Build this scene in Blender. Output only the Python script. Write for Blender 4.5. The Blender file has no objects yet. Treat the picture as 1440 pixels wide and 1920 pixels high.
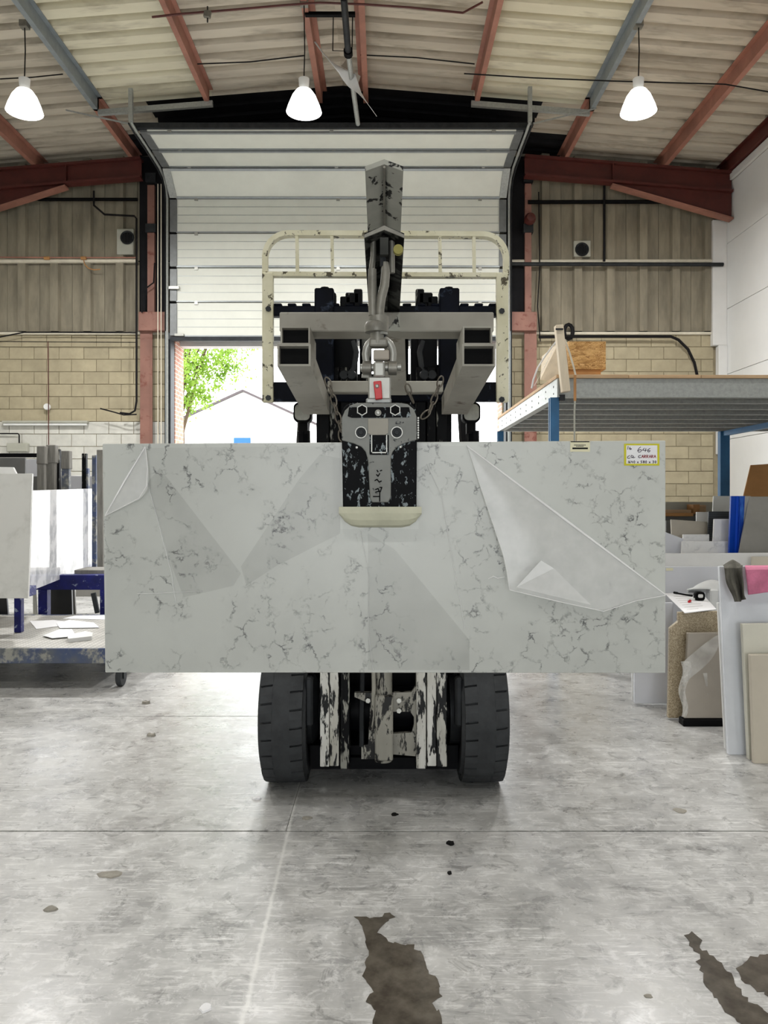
import bpy, bmesh, math, random
from mathutils import Vector, Matrix
random.seed(7)
R = math.radians
F, H = 1442.0, 1.40           # focal length in pixels of a 1440x1920 frame, camera height

# ------------------------------------------------------------------ camera, sky, exposure
sc = bpy.context.scene
col = sc.collection
cd = bpy.data.cameras.new('camera'); cam = bpy.data.objects.new('camera', cd); col.objects.link(cam)
cam.location = (0, 0, H); cam.rotation_euler = (R(90), 0, 0)
cd.sensor_fit = 'VERTICAL'; cd.sensor_height = 36.0; cd.lens = F / 1920 * 36
cd.shift_y = -25 / 1920; cd.clip_end = 300
sc.camera = cam
w = bpy.data.worlds.new('sky'); sc.world = w; w.use_nodes = True
w.node_tree.nodes['Background'].inputs[0].default_value = (0.96, 0.985, 1.0, 1)
w.node_tree.nodes['Background'].inputs[1].default_value = 6.5
sc.view_settings.view_transform = 'Standard'; sc.view_settings.look = 'None'
sc.view_settings.exposure = 0.0; sc.view_settings.gamma = 1.0
sc.view_settings.use_curve_mapping = False
sc.cycles.use_adaptive_sampling = True; sc.cycles.adaptive_threshold = .03
sc.cycles.max_bounces = 4; sc.cycles.diffuse_bounces = 3; sc.cycles.glossy_bounces = 2; sc.cycles.transmission_bounces = 2
sc.cycles.transparent_max_bounces = 6; sc.cycles.caustics_reflective = False; sc.cycles.caustics_refractive = False
LAMP_W, LAMP_FRONT = 240.0, 45.0       # the row in view, the rows above the viewer

def portal(name, loc, rot, sx, sy):
    l = bpy.data.lights.new(name, 'AREA'); l.shape = 'RECTANGLE'; l.size = sx; l.size_y = sy
    l.cycles.is_portal = True
    o = bpy.data.objects.new(name, l); col.objects.link(o); o.location = loc; o.rotation_euler = rot

# ------------------------------------------------------------------ helpers
def C(r, g, b):
    f = lambda c: (c/255/12.92) if c/255 <= .04045 else ((c/255+.055)/1.055)**2.4
    return (f(r), f(g), f(b), 1)
def P(px, py, d): return Vector(((px-720)*d/F, d, H-(py-935)*d/F))
def PX(px, d): return (px-720)*d/F
def PZ(py, d): return H-(py-935)*d/F

MATS = {}
class NT:
    def __init__(s, name):
        m = bpy.data.materials.new(name); m.use_nodes = True; s.m = m; s.t = m.node_tree
        s.b = s.t.nodes['Principled BSDF']; s.out = s.t.nodes['Material Output']; MATS[name] = m
        s._v = None
    def n(s, typ, **kw):
        x = s.t.nodes.new(typ)
        for k, v in kw.items(): setattr(x, k, v)
        return x
    def l(s, a, b): s.t.links.new(a, b)
    def coord(s, rnd=True, stretch=None):
        tc = s.n('ShaderNodeTexCoord'); v = tc.outputs['Object']
        if rnd:
            oi = s.n('ShaderNodeObjectInfo'); mu = s.n('ShaderNodeVectorMath', operation='SCALE')
            cx = s.n('ShaderNodeCombineXYZ')
            for i in range(3): s.l(oi.outputs['Random'], cx.inputs[i])
            s.l(cx.outputs[0], mu.inputs[0]); mu.inputs['Scale'].default_value = 37.0
            ad = s.n('ShaderNodeVectorMath', operation='ADD'); s.l(v, ad.inputs[0]); s.l(mu.outputs[0], ad.inputs[1]); v = ad.outputs[0]
        if stretch:
            ml = s.n('ShaderNodeVectorMath', operation='MULTIPLY'); ml.inputs[1].default_value = stretch
            s.l(v, ml.inputs[0]); v = ml.outputs[0]
        return v
    def noise(s, v, scale, detail=6, rough=.6, dist=0):
        detail = min(detail, 4)
        x = s.n('ShaderNodeTexNoise'); x.inputs['Scale'].default_value = scale; x.inputs['Detail'].default_value = detail
        x.inputs['Roughness'].default_value = rough; x.inputs['Distortion'].default_value = dist
        s.l(v, x.inputs['Vector']); return x.outputs[0]
    def ramp(s, f, stops):
        x = s.n('ShaderNodeValToRGB'); cr = x.color_ramp
        while len(cr.elements) < len(stops): cr.elements.new(.5)
        for e, (p, c) in zip(cr.elements, stops):
            e.position = p; e.color = c if len(c) == 4 else (*c, 1)
        s.l(f, x.inputs[0]); return x.outputs[0]
    def g(s, f, a, b): return s.ramp(f, [(a, (0,0,0,1)), (b, (1,1,1,1))])
    def mix(s, f, a, b, mode='MIX'):
        x = s.n('ShaderNodeMix', data_type='RGBA', blend_type=mode)
        for sock, val in ((x.inputs[0], f), (x.inputs[6], a), (x.inputs[7], b)):
            if isinstance(val, (int, float)): sock.default_value = val
            elif isinstance(val, tuple): sock.default_value = val
            else: s.l(val, sock)
        return x.outputs[2]
    def math(s, op, a, b=None):
        x = s.n('ShaderNodeMath', operation=op)
        for i, val in enumerate((a, b)):
            if val is None: continue
            if isinstance(val, (int, float)): x.inputs[i].default_value = val
            else: s.l(val, x.inputs[i])
        return x.outputs[0]
    def bump(s, f, st=.2, d=.01):
        x = s.n('ShaderNodeBump'); x.inputs['Strength'].default_value = st; x.inputs['Distance'].default_value = d
        s.l(f, x.inputs['Height']); s.l(x.outputs[0], s.b.inputs['Normal'])
    def base(s, c): s.l(c, s.b.inputs['Base Color'])

def sc_(c, k): return (min(c[0]*k,1), min(c[1]*k,1), min(c[2]*k,1), 1)
def mat(name, c, rough=.6, metal=0.0, var=.15, scale=4, bump=0.0, stretch=None, tone=0.0, spec=.5):
    t = NT(name); v = t.coord(True, stretch); nz = t.noise(v, scale, 8, .65)
    a = t.mix(t.g(nz, .3, .7), sc_(c, 1-var), sc_(c, 1+var))
    if tone:
        oi = t.n('ShaderNodeObjectInfo')
        a = t.mix(1.0, a, t.ramp(oi.outputs['Random'], [(0, (1-tone,)*3), (1, (1.0,)*3)]), 'MULTIPLY')
    t.base(a); t.b.inputs['Roughness'].default_value = rough; t.b.inputs['Metallic'].default_value = metal
    t.b.inputs['Specular IOR Level'].default_value = spec
    if bump: t.bump(t.noise(v, scale*6, 2), bump, .005)
    return t.m
def worn(name, c, chip, scale=12, lo=.5, hi=.56, rough=.55, metal=0.0, stretch=None, c2=None, bump=.15, spec=.3):
    t = NT(name); v = t.coord(True, stretch); nz = t.noise(v, scale, 10, .68, .3)
    body = t.mix(t.g(t.noise(v, scale*.35, 5), .35, .65), c, c2 or sc_(c, .75))
    a = t.mix(t.g(nz, lo, hi), body, chip)
    t.b.inputs['Specular IOR Level'].default_value = spec
    t.base(a); t.b.inputs['Roughness'].default_value = rough; t.b.inputs['Metallic'].default_value = metal
    if bump: t.bump(nz, bump, .004)
    return t.m

class MB:
    def __init__(s): s.v = []; s.f = []
    def add(s, vs, fs):
        k = len(s.v); s.v += [Vector(a) for a in vs]; s.f += [tuple(i+k for i in f) for f in fs]; return s
    def box(s, x0, x1, y0, y1, z0, z1):
        return s.add([(x0,y0,z0),(x1,y0,z0),(x1,y1,z0),(x0,y1,z0),(x0,y0,z1),(x1,y0,z1),(x1,y1,z1),(x0,y1,z1)],
                     [(0,3,2,1),(4,5,6,7),(0,1,5,4),(1,2,6,5),(2,3,7,6),(3,0,4,7)])
    def obox(s, c, size, rot=(0,0,0)):
        from mathutils import Euler
        m = Euler(rot).to_matrix(); c = Vector(c); hx, hy, hz = [a/2 for a in size]
        vs = [c + m @ Vector(p) for p in ((-hx,-hy,-hz),(hx,-hy,-hz),(hx,hy,-hz),(-hx,hy,-hz),(-hx,-hy,hz),(hx,-hy,hz),(hx,hy,hz),(-hx,hy,hz))]
        return s.add(vs, [(0,3,2,1),(4,5,6,7),(0,1,5,4),(1,2,6,5),(2,3,7,6),(3,0,4,7)])
    def hexa(s, a, b):            # two quads of four points joined into a solid
        vs = list(a)+list(b)
        return s.add(vs, [(0,1,2,3),(7,6,5,4),(0,4,5,1),(1,5,6,2),(2,6,7,3),(3,7,4,0)])
    def prism(s, poly, axis, a, b):
        n = len(poly)
        def pt(p, t): return {'x': (t,p[0],p[1]), 'y': (p[0],t,p[1]), 'z': (p[0],p[1],t)}[axis]
        return s.add([pt(p,a) for p in poly]+[pt(p,b) for p in poly],
              [tuple(range(n)), tuple(range(2*n-1,n-1,-1))]+[(i,i+n,(i+1)%n+n,(i+1)%n) for i in range(n)])
    def loft(s, A, B, cap=True):
        n = len(A); fs = [(i,i+n,(i+1)%n+n,(i+1)%n) for i in range(n)]
        if cap: fs += [tuple(range(n)), tuple(range(2*n-1,n-1,-1))]
        return s.add(list(A)+list(B), fs)
    def tube(s, pts, r, n=8, caps=True, closed=False):
        pts = [Vector(p) for p in pts]; rs = r if isinstance(r,(list,tuple)) else [r]*len(pts)
        rings = []; up = None
        for i, p in enumerate(pts):
            if closed: d = pts[(i+1)%len(pts)]-pts[i-1]
            else: d = pts[min(i+1,len(pts)-1)]-pts[max(i-1,0)]
            d.normalize()
            if up is None: up = d.orthogonal().normalized()
            up = (up-d*up.dot(d)).normalized(); w_ = d.cross(up)
            rings.append([p+(up*math.cos(2*math.pi*k/n)+w_*math.sin(2*math.pi*k/n))*rs[i] for k in range(n)])
        vs = [q for rg in rings for q in rg]; fs = []
        m = len(rings)
        for i in range(m if closed else m-1):
            a, b = i*n, ((i+1)%m)*n
            for k in range(n): fs.append((a+k, a+(k+1)%n, b+(k+1)%n, b+k))
        if caps and not closed: fs += [tuple(range(n-1,-1,-1)), tuple(range((m-1)*n, m*n))]
        return s.add(vs, fs)
    def cyl(s, p0, p1, r0, r1=None, n=16): return s.tube([p0, p1], [r0, r0 if r1 is None else r1], n)
    def lathe(s, prof, c, axis='z', n=32, close=False):
        c = Vector(c); vs = []; fs = []; m = len(prof)
        for k in range(n):
            a = 2*math.pi*k/n; ca, sa = math.cos(a), math.sin(a)
            for r, t in prof:
                vs.append(c+Vector({'z':(r*ca,r*sa,t),'x':(t,r*ca,r*sa),'y':(r*sa,t,r*ca)}[axis]))
        for k in range(n):
            a, b = k*m, ((k+1)%n)*m
            for i in range(m if close else m-1): fs.append((a+i, b+i, b+(i+1)%m, a+(i+1)%m))
        return s.add(vs, fs)
    def grid(s, fn, nu, nv, thick=0.0):
        vs = [Vector(fn(i/nu, j/nv)) for i in range(nu+1) for j in range(nv+1)]
        fs = [(i*(nv+1)+j, (i+1)*(nv+1)+j, (i+1)*(nv+1)+j+1, i*(nv+1)+j+1) for i in range(nu) for j in range(nv)]
        return s.add(vs, fs)
    def build(s, name, m, parent=None, origin=None, bevel=0.0, smooth=False, solid=0.0, seg=1):
        me = bpy.data.meshes.new(name)
        o0 = parent['_o'] if parent else (origin if origin is not None else (0,0,0)); o0 = Vector(o0)
        me.from_pydata([v-o0 for v in s.v], [], s.f)
        bm = bmesh.new(); bm.from_mesh(me); bmesh.ops.recalc_face_normals(bm, faces=bm.faces[:]); bm.to_mesh(me); bm.free()
        if smooth:
            for p in me.polygons: p.use_smooth = True
            me.set_sharp_from_angle(angle=R(38))
        me.materials.append(MATS[m] if isinstance(m, str) else m)
        o = bpy.data.objects.new(name, me); col.objects.link(o)
        if parent: o.parent = parent['_e']
        else: o.location = o0
        if solid:
            d = o.modifiers.new('solid', 'SOLIDIFY'); d.thickness = solid; d.offset = 0
        if bevel:
            d = o.modifiers.new('bevel', 'BEVEL'); d.width = bevel; d.segments = seg; d.limit_method = 'ANGLE'; d.angle_limit = R(40)
        return H_(o, o0)
class H_(dict):                      # handle: object and the world origin its mesh is relative to
    def __init__(s, o, o0): super().__init__(_e=o, _o=tuple(o0))
def tag(h, label, cat, group=None, kind=None):
    o = h['_e'] if isinstance(h, dict) else h
    o['label'] = label; o['category'] = cat
    if group: o['group'] = group
    if kind: o['kind'] = kind
    return h
def thing(name, label, cat, loc=(0,0,0), group=None, kind=None):
    o = bpy.data.objects.new(name, None); col.objects.link(o); o.location = loc; o.empty_display_size = .1
    return tag(H_(o, loc), label, cat, group, kind)
def struct(name, label, cat, loc=(0,0,0)): return thing(name, label, cat, loc, kind='structure')
def one(mb, name, m, label, cat, origin=None, group=None, kind=None, **kw):
    if origin is None:
        xs = [v.x for v in mb.v]; ys = [v.y for v in mb.v]; zs = [v.z for v in mb.v]
        origin = ((min(xs)+max(xs))/2, (min(ys)+max(ys))/2, min(zs))
    return tag(mb.build(name, m, None, origin, **kw), label, cat, group, kind)
def inst(h, parent, loc, m=None):    # linked copy of a mesh part at another place under the same thing
    o = h['_e'].copy(); col.objects.link(o); o.parent = parent['_e']; o.location = Vector(loc)-Vector(parent['_o'])
    if m: 
        o.data = o.data.copy(); o.data.materials[0] = MATS[m]
    return o
def ipoly(w_, h_, tf, tw):           # I section, centred
    a, b, c_ = w_/2, h_/2, tw/2
    return [(-a,-b),(a,-b),(a,-b+tf),(c_,-b+tf),(c_,b-tf),(a,b-tf),(a,b),(-a,b),(-a,b-tf),(-c_,b-tf),(-c_,-b+tf),(-a,-b+tf)]
def rrect(x0, x1, z0, z1, r, n=5):
    out = []
    for cx, cz, a0 in ((x1-r,z1-r,0),(x0+r,z1-r,90),(x0+r,z0+r,180),(x1-r,z0+r,270)):
        for k in range(n+1):
            a = R(a0+90*k/n); out.append((cx+r*math.cos(a), cz+r*math.sin(a)))
    return out

# ------------------------------------------------------------------ materials
mat('block', C(168,158,132), .9, 0, .14, 3, .3, tone=.10)
mat('block_painted', C(205,204,196), .85, 0, .1, 5, .25, tone=.1)
mat('mortar', C(146,136,112), .95, 0, .1, 9)
mat('cladding', C(134,127,110), .8, 0, .28, 1.6, .1, stretch=(3,3,.7), tone=.08)
mat('cladding_shade', C(30,30,32), .8, 0, .3, 2, spec=.08)  # near-black colour that stands in for shade around the door top
worn('roof_sheet', C(200,192,176), C(120,112,98), 1.7, .50, .78, .85, stretch=(.5,2.2,1), c2=C(172,163,148))
worn('roof_sheet_pale', C(222,217,194), C(150,142,122), 1.7, .52, .80, .7, stretch=(.5,2.2,1), c2=C(204,198,174))
mat('roof_sheet_shade', C(26,26,28), .85, 0, .4, 1.2, spec=.08)  # shade over the raised door, put into the sheet colour
mat('red_steel', C(156,108,92), .6, 0, .2, 3, .1)
mat('red_dark', C(80,32,26), .55, 0, .25, 3, .1)
worn('red_column', C(148,108,96), C(118,70,60), 5, .56, .66, .6)
mat('galv', C(160,163,160), .45, .35, .15, 30)
mat('galv_blue', C(138,146,150), .5, .3, .12, 8)
mat('end_cap_grey', C(112,115,116), .45, .3, .15, 10)
mat('dark_steel', C(52,54,56), .5, .3, .25, 8, spec=.08)
mat('black', C(12,12,13), .6, 0, .2, 8, spec=.08)
mat('black_cable', C(28,27,28), .5, 0, .1, 8, spec=.08)
mat('door_white', C(216,218,209), .5, 0, .05, 2)
mat('door_rail', C(150,155,157), .4, .4, .1, 8)
mat('wall_white', C(224,225,224), .7, 0, .04, 1.0)
mat('wall_trim', C(215,215,213), .6, 0, .05, 2)
mat('cream_rail', C(205,198,180), .6, 0, .12, 5)
mat('orange', C(172,124,74), .6, 0, .2, 9)
mat('white_plastic', C(225,226,224), .45, 0, .04, 3)
mat('vent_grey', C(168,168,156), .6, 0, .06, 4)
mat('rack_blue', C(38,96,140), .5, 0, .15, 6)
mat('deck_wood', C(190,160,125), .75, 0, .2, 3, .1, stretch=(.5,4,4))
mat('pale_wood', C(222,208,184), .7, 0, .12, 3, .1, stretch=(4,4,.6))
mat('rubber_black', C(60,62,64), .7, 0, .25, 10, .15, spec=.2)
mat('guard_dark', C(12,13,16), .5, 0, .3, 6, spec=.08)
mat('paper', C(240,240,242), .8, 0, .02, 4)
mat('film_white', C(226,228,228), .35, 0, .06, 6)
mat('asphalt', C(150,148,144), .9, 0, .15, 3)
mat('render_white', C(244,244,240), .8, 0, .03, 1)
mat('roof_edge', C(74,66,68), .7, 0, .1, 2)
mat('sign_blue', C(24,88,150), .5, 0, .05, 3)
mat('bark', C(92,76,58), .9, 0, .25, 6, .3)
mat('slate_roof', C(120,116,118), .8, 0, .15, 4)
worn('blue_chipped', C(22,28,110), C(150,160,180), 14, .6, .68, .5, c2=C(14,18,74))
worn('blue_worn', C(52,72,118), C(150,150,142), 9, .5, .6, .55, c2=C(96,100,104))
worn('bright_blue', C(20,74,190), C(70,130,215), 6, .55, .7, .4, stretch=(1,1,.3))
worn('cream_guard', C(232,228,202), C(84,78,60), 18, .58, .62, .55, c2=C(214,209,178))
worn('carriage_blue', C(14,19,32), C(66,76,94), 14, .60, .74, .6, c2=C(7,9,15), spec=.1)
worn('jib_grey', C(176,174,164), C(96,86,74), 7, .58, .72, .6, c2=C(150,146,136))
worn('arm_grey', C(178,178,168), C(22,22,22), 11, .55, .58, .55, c2=C(150,151,142))
worn('arm_dark', C(86,87,82), C(10,10,10), 9, .46, .52, .55, c2=C(40,41,40), spec=.1)
worn('mast_worn', C(228,228,223), C(12,14,16), 26, .49, .53, .5, stretch=(1,1,.22), c2=C(180,178,168))
worn('mast_dark', C(14,15,17), C(150,150,142), 20, .58, .63, .55, stretch=(1,1,.22), spec=.1)
worn('cylinder_grey', C(160,158,148), C(20,20,20), 18, .515, .56, .45, stretch=(1,1,.4))
worn('clamp_black', C(9,10,13), C(140,150,154), 62, .565, .60, .5, stretch=(1,1,.6), c2=C(4,5,7), spec=.08)
worn('clamp_grey', C(136,138,134), C(30,34,40), 22, .60, .64, .5, c2=C(120,122,118))
mat('clamp_pad', C(196,196,174), .7, 0, .12, 8, .2)
mat('zinc', C(160,160,154), .4, .6, .12, 12)
mat('zinc_dull', C(128,126,118), .45, .5, .25, 14)
mat('red_lever', C(196,28,34), .4, 0, .12, 20)
mat('chain', C(110,104,94), .5, .6, .25, 30)
mat('lens', C(150,150,140), .3, 0, .15, 30)
mat('yellow_paint', C(140,134,66), .6, 0, .2, 20)
mat('timber_post', C(128,126,120), .85, 0, .25, 6, .3, stretch=(5,5,.7))
mat('stone_white', C(222,222,220), .35, 0, .05, 3)
mat('stone_lilac', C(206,208,214), .3, 0, .04, 2)
mat('stone_cream', C(214,212,198), .45, 0, .06, 5)
mat('stone_taupe', C(164,156,144), .5, 0, .06, 4)
mat('stone_beige', C(196,188,172), .5, 0, .06, 4)
mat('stone_grey', C(132,130,124), .5, 0, .08, 6)
mat('stone_black', C(20,20,21), .3, 0, .2, 8)
mat('stone_darkgrey', C(90,90,88), .55, 0, .12, 6)
mat('wrapped_white', C(222,226,232), .35, 0, .05, 4)
mat('towel', C(92,90,82), .95, 0, .3, 14, .5)
mat('pink_cloth', C(205,120,150), .9, 0, .16, 14, .4)
mat('cardboard', C(186,136,84), .85, 0, .12, 4)
mat('scrap', C(150,146,136), .9, 0, .25, 20, .3)
mat('soot', C(30,30,30), .8, 0, .2, 20, .2, spec=.08)

def m_terrazzo():
    t = NT('terrazzo'); v = t.coord(False); vo = t.n('ShaderNodeTexVoronoi'); vo.inputs['Scale'].default_value = 230
    t.l(v, vo.inputs['Vector']); bw = t.n('ShaderNodeRGBToBW'); t.l(vo.outputs['Color'], bw.inputs[0])
    t.base(t.ramp(bw.outputs[0], [(.2, C(140,124,98)), (.5, C(172,156,128)), (.8, C(194,180,152))])); t.b.inputs['Roughness'].default_value = .4
m_terrazzo()
def m_osb():
    t = NT('osb'); v = t.coord(False, (1,1,3)); vo = t.n('ShaderNodeTexVoronoi'); vo.inputs['Scale'].default_value = 16
    nz = t.noise(v, 9, 5); ad = t.n('ShaderNodeVectorMath', operation='ADD'); t.l(v, ad.inputs[0]); t.l(nz, ad.inputs[1]); t.l(ad.outputs[0], vo.inputs['Vector'])
    bw = t.n('ShaderNodeRGBToBW'); t.l(vo.outputs['Color'], bw.inputs[0])
    t.base(t.ramp(bw.outputs[0], [(.2, C(150,110,62)), (.5, C(190,150,92)), (.8, C(214,176,120))])); t.b.inputs['Roughness'].default_value = .8
m_osb()
def m_vein(name, white, vein, cell, patch, lo, hi, width, rough=.22, fade=.75, seed=0.0):
    t = NT(name); v = t.coord(False)
    of = t.n('ShaderNodeVectorMath', operation='ADD'); of.inputs[1].default_value = (seed, seed*.7, seed*1.3); t.l(v, of.inputs[0]); v = of.outputs[0]
    d1 = t.n('ShaderNodeTexNoise'); d1.inputs['Scale'].default_value = cell*1.3; d1.inputs['Detail'].default_value = 6; d1.inputs['Roughness'].default_value = .65; t.l(v, d1.inputs['Vector'])
    sb = t.n('ShaderNodeVectorMath', operation='SUBTRACT'); t.l(d1.outputs['Color'], sb.inputs[0]); sb.inputs[1].default_value = (.5,.5,.5)
    sl = t.n('ShaderNodeVectorMath', operation='SCALE'); t.l(sb.outputs[0], sl.inputs[0]); sl.inputs['Scale'].default_value = 1.3/cell
    ad = t.n('ShaderNodeVectorMath', operation='ADD'); t.l(v, ad.inputs[0]); t.l(sl.outputs[0], ad.inputs[1])
    vo = t.n('ShaderNodeTexVoronoi', feature='DISTANCE_TO_EDGE'); vo.inputs['Scale'].default_value = cell; t.l(ad.outputs[0], vo.inputs['Vector'])
    line = t.ramp(vo.outputs['Distance'], [(0, (1,1,1,1)), (width, (0,0,0,1))])
    mask = t.g(t.noise(v, patch, 4, .6), lo, hi); fine = t.g(t.noise(v, cell*2.2, 3, .6), .42, .62)
    a = t.math('MULTIPLY', t.math('MULTIPLY', line, mask), fine)
    a = t.math('MULTIPLY', a, fade)
    cloud = t.mix(t.g(t.noise(v, 3, 4), .3, .7), sc_(white, .95), sc_(white, 1.03))
    haze = t.math('MULTIPLY', mask, .06)
    t.base(t.mix(a, t.mix(haze, cloud, vein), vein)); t.b.inputs['Roughness'].default_value = rough
    t.b.inputs['Specular IOR Level'].default_value = .4
m_vein('quartz', C(200,203,198), C(66,68,70), 15, 5.2, .455, .58, .058, .3, 1.0, 4.4)
m_vein('stone_veined', C(226,226,224), C(150,152,158), 5, 4, .4, .6, .08, .3, .6)
m_vein('stone_lined', C(214,214,209), C(176,176,170), 2.0, 6, .3, .6, .1, .35, .5)
def m_mirror():
    t = NT('stone_polished'); v = t.coord(False); 
    t.base(t.mix(t.g(t.noise(v, 6, 6), .5, .62), C(238,239,242), C(196,198,204)))
    t.b.inputs['Roughness'].default_value = .04; t.b.inputs['Specular IOR Level'].default_value = .8; t.b.inputs['Coat Weight'].default_value = .6; t.b.inputs['Coat Roughness'].default_value = .02
m_mirror()
def m_ribbed():
    t = NT('slate_ribbed'); tc = t.coord(False); wv = t.n('ShaderNodeTexWave', bands_direction='Z'); wv.inputs['Scale'].default_value = 18; t.l(tc, wv.inputs['Vector'])
    t.base(t.ramp(wv.outputs[0], [(.2, C(36,39,42)), (.8, C(66,70,74))])); t.b.inputs['Roughness'].default_value = .5
m_ribbed()
def m_brick():
    t = NT('brick_reveal'); v = t.coord(False); mp = t.n('ShaderNodeMapping'); mp.inputs['Rotation'].default_value = (0, R(90), R(90)); t.l(v, mp.inputs[0])
    br = t.n('ShaderNodeTexBrick'); br.inputs['Color1'].default_value = C(214,160,140); br.inputs['Color2'].default_value = C(196,140,120); br.inputs['Mortar'].default_value = C(226,216,205)
    br.inputs['Scale'].default_value = 1; br.inputs['Brick Width'].default_value = .225; br.inputs['Row Height'].default_value = .075; br.inputs['Mortar Size'].default_value = .008
    sx = t.n('ShaderNodeSeparateXYZ'); t.l(v, sx.inputs[0]); cx = t.n('ShaderNodeCombineXYZ'); t.l(sx.outputs[1], cx.inputs[0]); t.l(sx.outputs[2], cx.inputs[1]); t.l(cx.outputs[0], br.inputs['Vector'])
    t.base(br.outputs[0]); t.b.inputs['Roughness'].default_value = .9
m_brick()
def m_chequer():                     # diamond tread plate: raised short bars
    t = NT('tread_plate'); v = t.coord(False, (1,1,1))
    wv = t.n('ShaderNodeTexWave', bands_direction='DIAGONAL'); wv.inputs['Scale'].default_value = 14; t.l(v, wv.inputs['Vector'])
    ck = t.n('ShaderNodeTexChecker'); ck.inputs['Scale'].default_value = 40; t.l(v, ck.inputs['Vector'])
    ck.inputs['Scale'].default_value = 34
    rt = t.n('ShaderNodeMapping'); rt.inputs['Rotation'].default_value = (0,0,R(45)); t.l(v, rt.inputs[0]); t.l(rt.outputs[0], ck.inputs['Vector'])
    t.base(t.mix(t.math('MULTIPLY', ck.outputs[1], .45), t.mix(t.g(t.noise(v, 5, 6), .35, .65), C(200,198,192), C(168,166,160)), C(112,110,106))); t.b.inputs['Roughness'].default_value = .55; t.b.inputs['Metallic'].default_value = .2
    t.bump(ck.outputs[1], .5, .01)
m_chequer()
def m_film(name, alpha, c, rough, gloss, trans=0.0):
    t = NT(name); tr = t.n('ShaderNodeBsdfTransparent'); mx = t.n('ShaderNodeMixShader')
    t.b.inputs['Base Color'].default_value = c; t.b.inputs['Roughness'].default_value = rough; t.b.inputs['Specular IOR Level'].default_value = gloss
    v = t.coord(False); nz = t.noise(v, 7, 5, .6); t.bump(t.noise(v, 5, 3), .25, .01)
    al = t.ramp(nz, [(.3, (alpha*.8,)*3), (.7, (min(1, alpha*1.2),)*3)])
    t.l(al, mx.inputs[0]); t.l(tr.outputs[0], mx.inputs[1])
    if trans:
        tl = t.n('ShaderNodeBsdfTranslucent'); tl.inputs[0].default_value = c; m2 = t.n('ShaderNodeMixShader'); m2.inputs[0].default_value = trans
        t.l(t.b.outputs[0], m2.inputs[1]); t.l(tl.outputs[0], m2.inputs[2]); t.l(m2.outputs[0], mx.inputs[2])
    else: t.l(t.b.outputs[0], mx.inputs[2])
    t.l(mx.outputs[0], t.out.inputs[0]); return t.m
m_film('film_sheet', .07, C(150,150,146), .18, .6)
m_film('film_flap', .47, C(252,253,252), .25, .7, .1)
m_film('film_fold', .95, C(255,255,255), .12, 1.0, .0)
m_film('film_shred', .5, C(236,236,232), .25, .7, .3)
def m_leaf():
    t = NT('leaf'); oi = t.coord(False); nz = t.noise(oi, 3, 3)
    c = t.ramp(nz, [(.3, C(104,144,36)), (.7, C(164,192,84))])
    tl = t.n('ShaderNodeBsdfTranslucent'); t.l(c, tl.inputs[0]); t.base(c); t.b.inputs['Roughness'].default_value = .6
    m2 = t.n('ShaderNodeMixShader'); m2.inputs[0].default_value = .5; t.l(t.b.outputs[0], m2.inputs[1]); t.l(tl.outputs[0], m2.inputs[2]); t.l(m2.outputs[0], t.out.inputs[0])
m_leaf()
def m_emit():
    t = NT('lamp_glow'); t.b.inputs['Emission Color'].default_value = (1,.98,.94,1); t.b.inputs['Emission Strength'].default_value = 30; t.b.inputs['Base Color'].default_value = (1,1,1,1)
m_emit()
def m_shade():
    t = NT('shade_glow'); t.b.inputs['Emission Color'].default_value = (1,.98,.94,1); t.b.inputs['Emission Strength'].default_value = 3.0; t.b.inputs['Base Color'].default_value = (.9,.9,.9,1)
m_shade()
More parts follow.
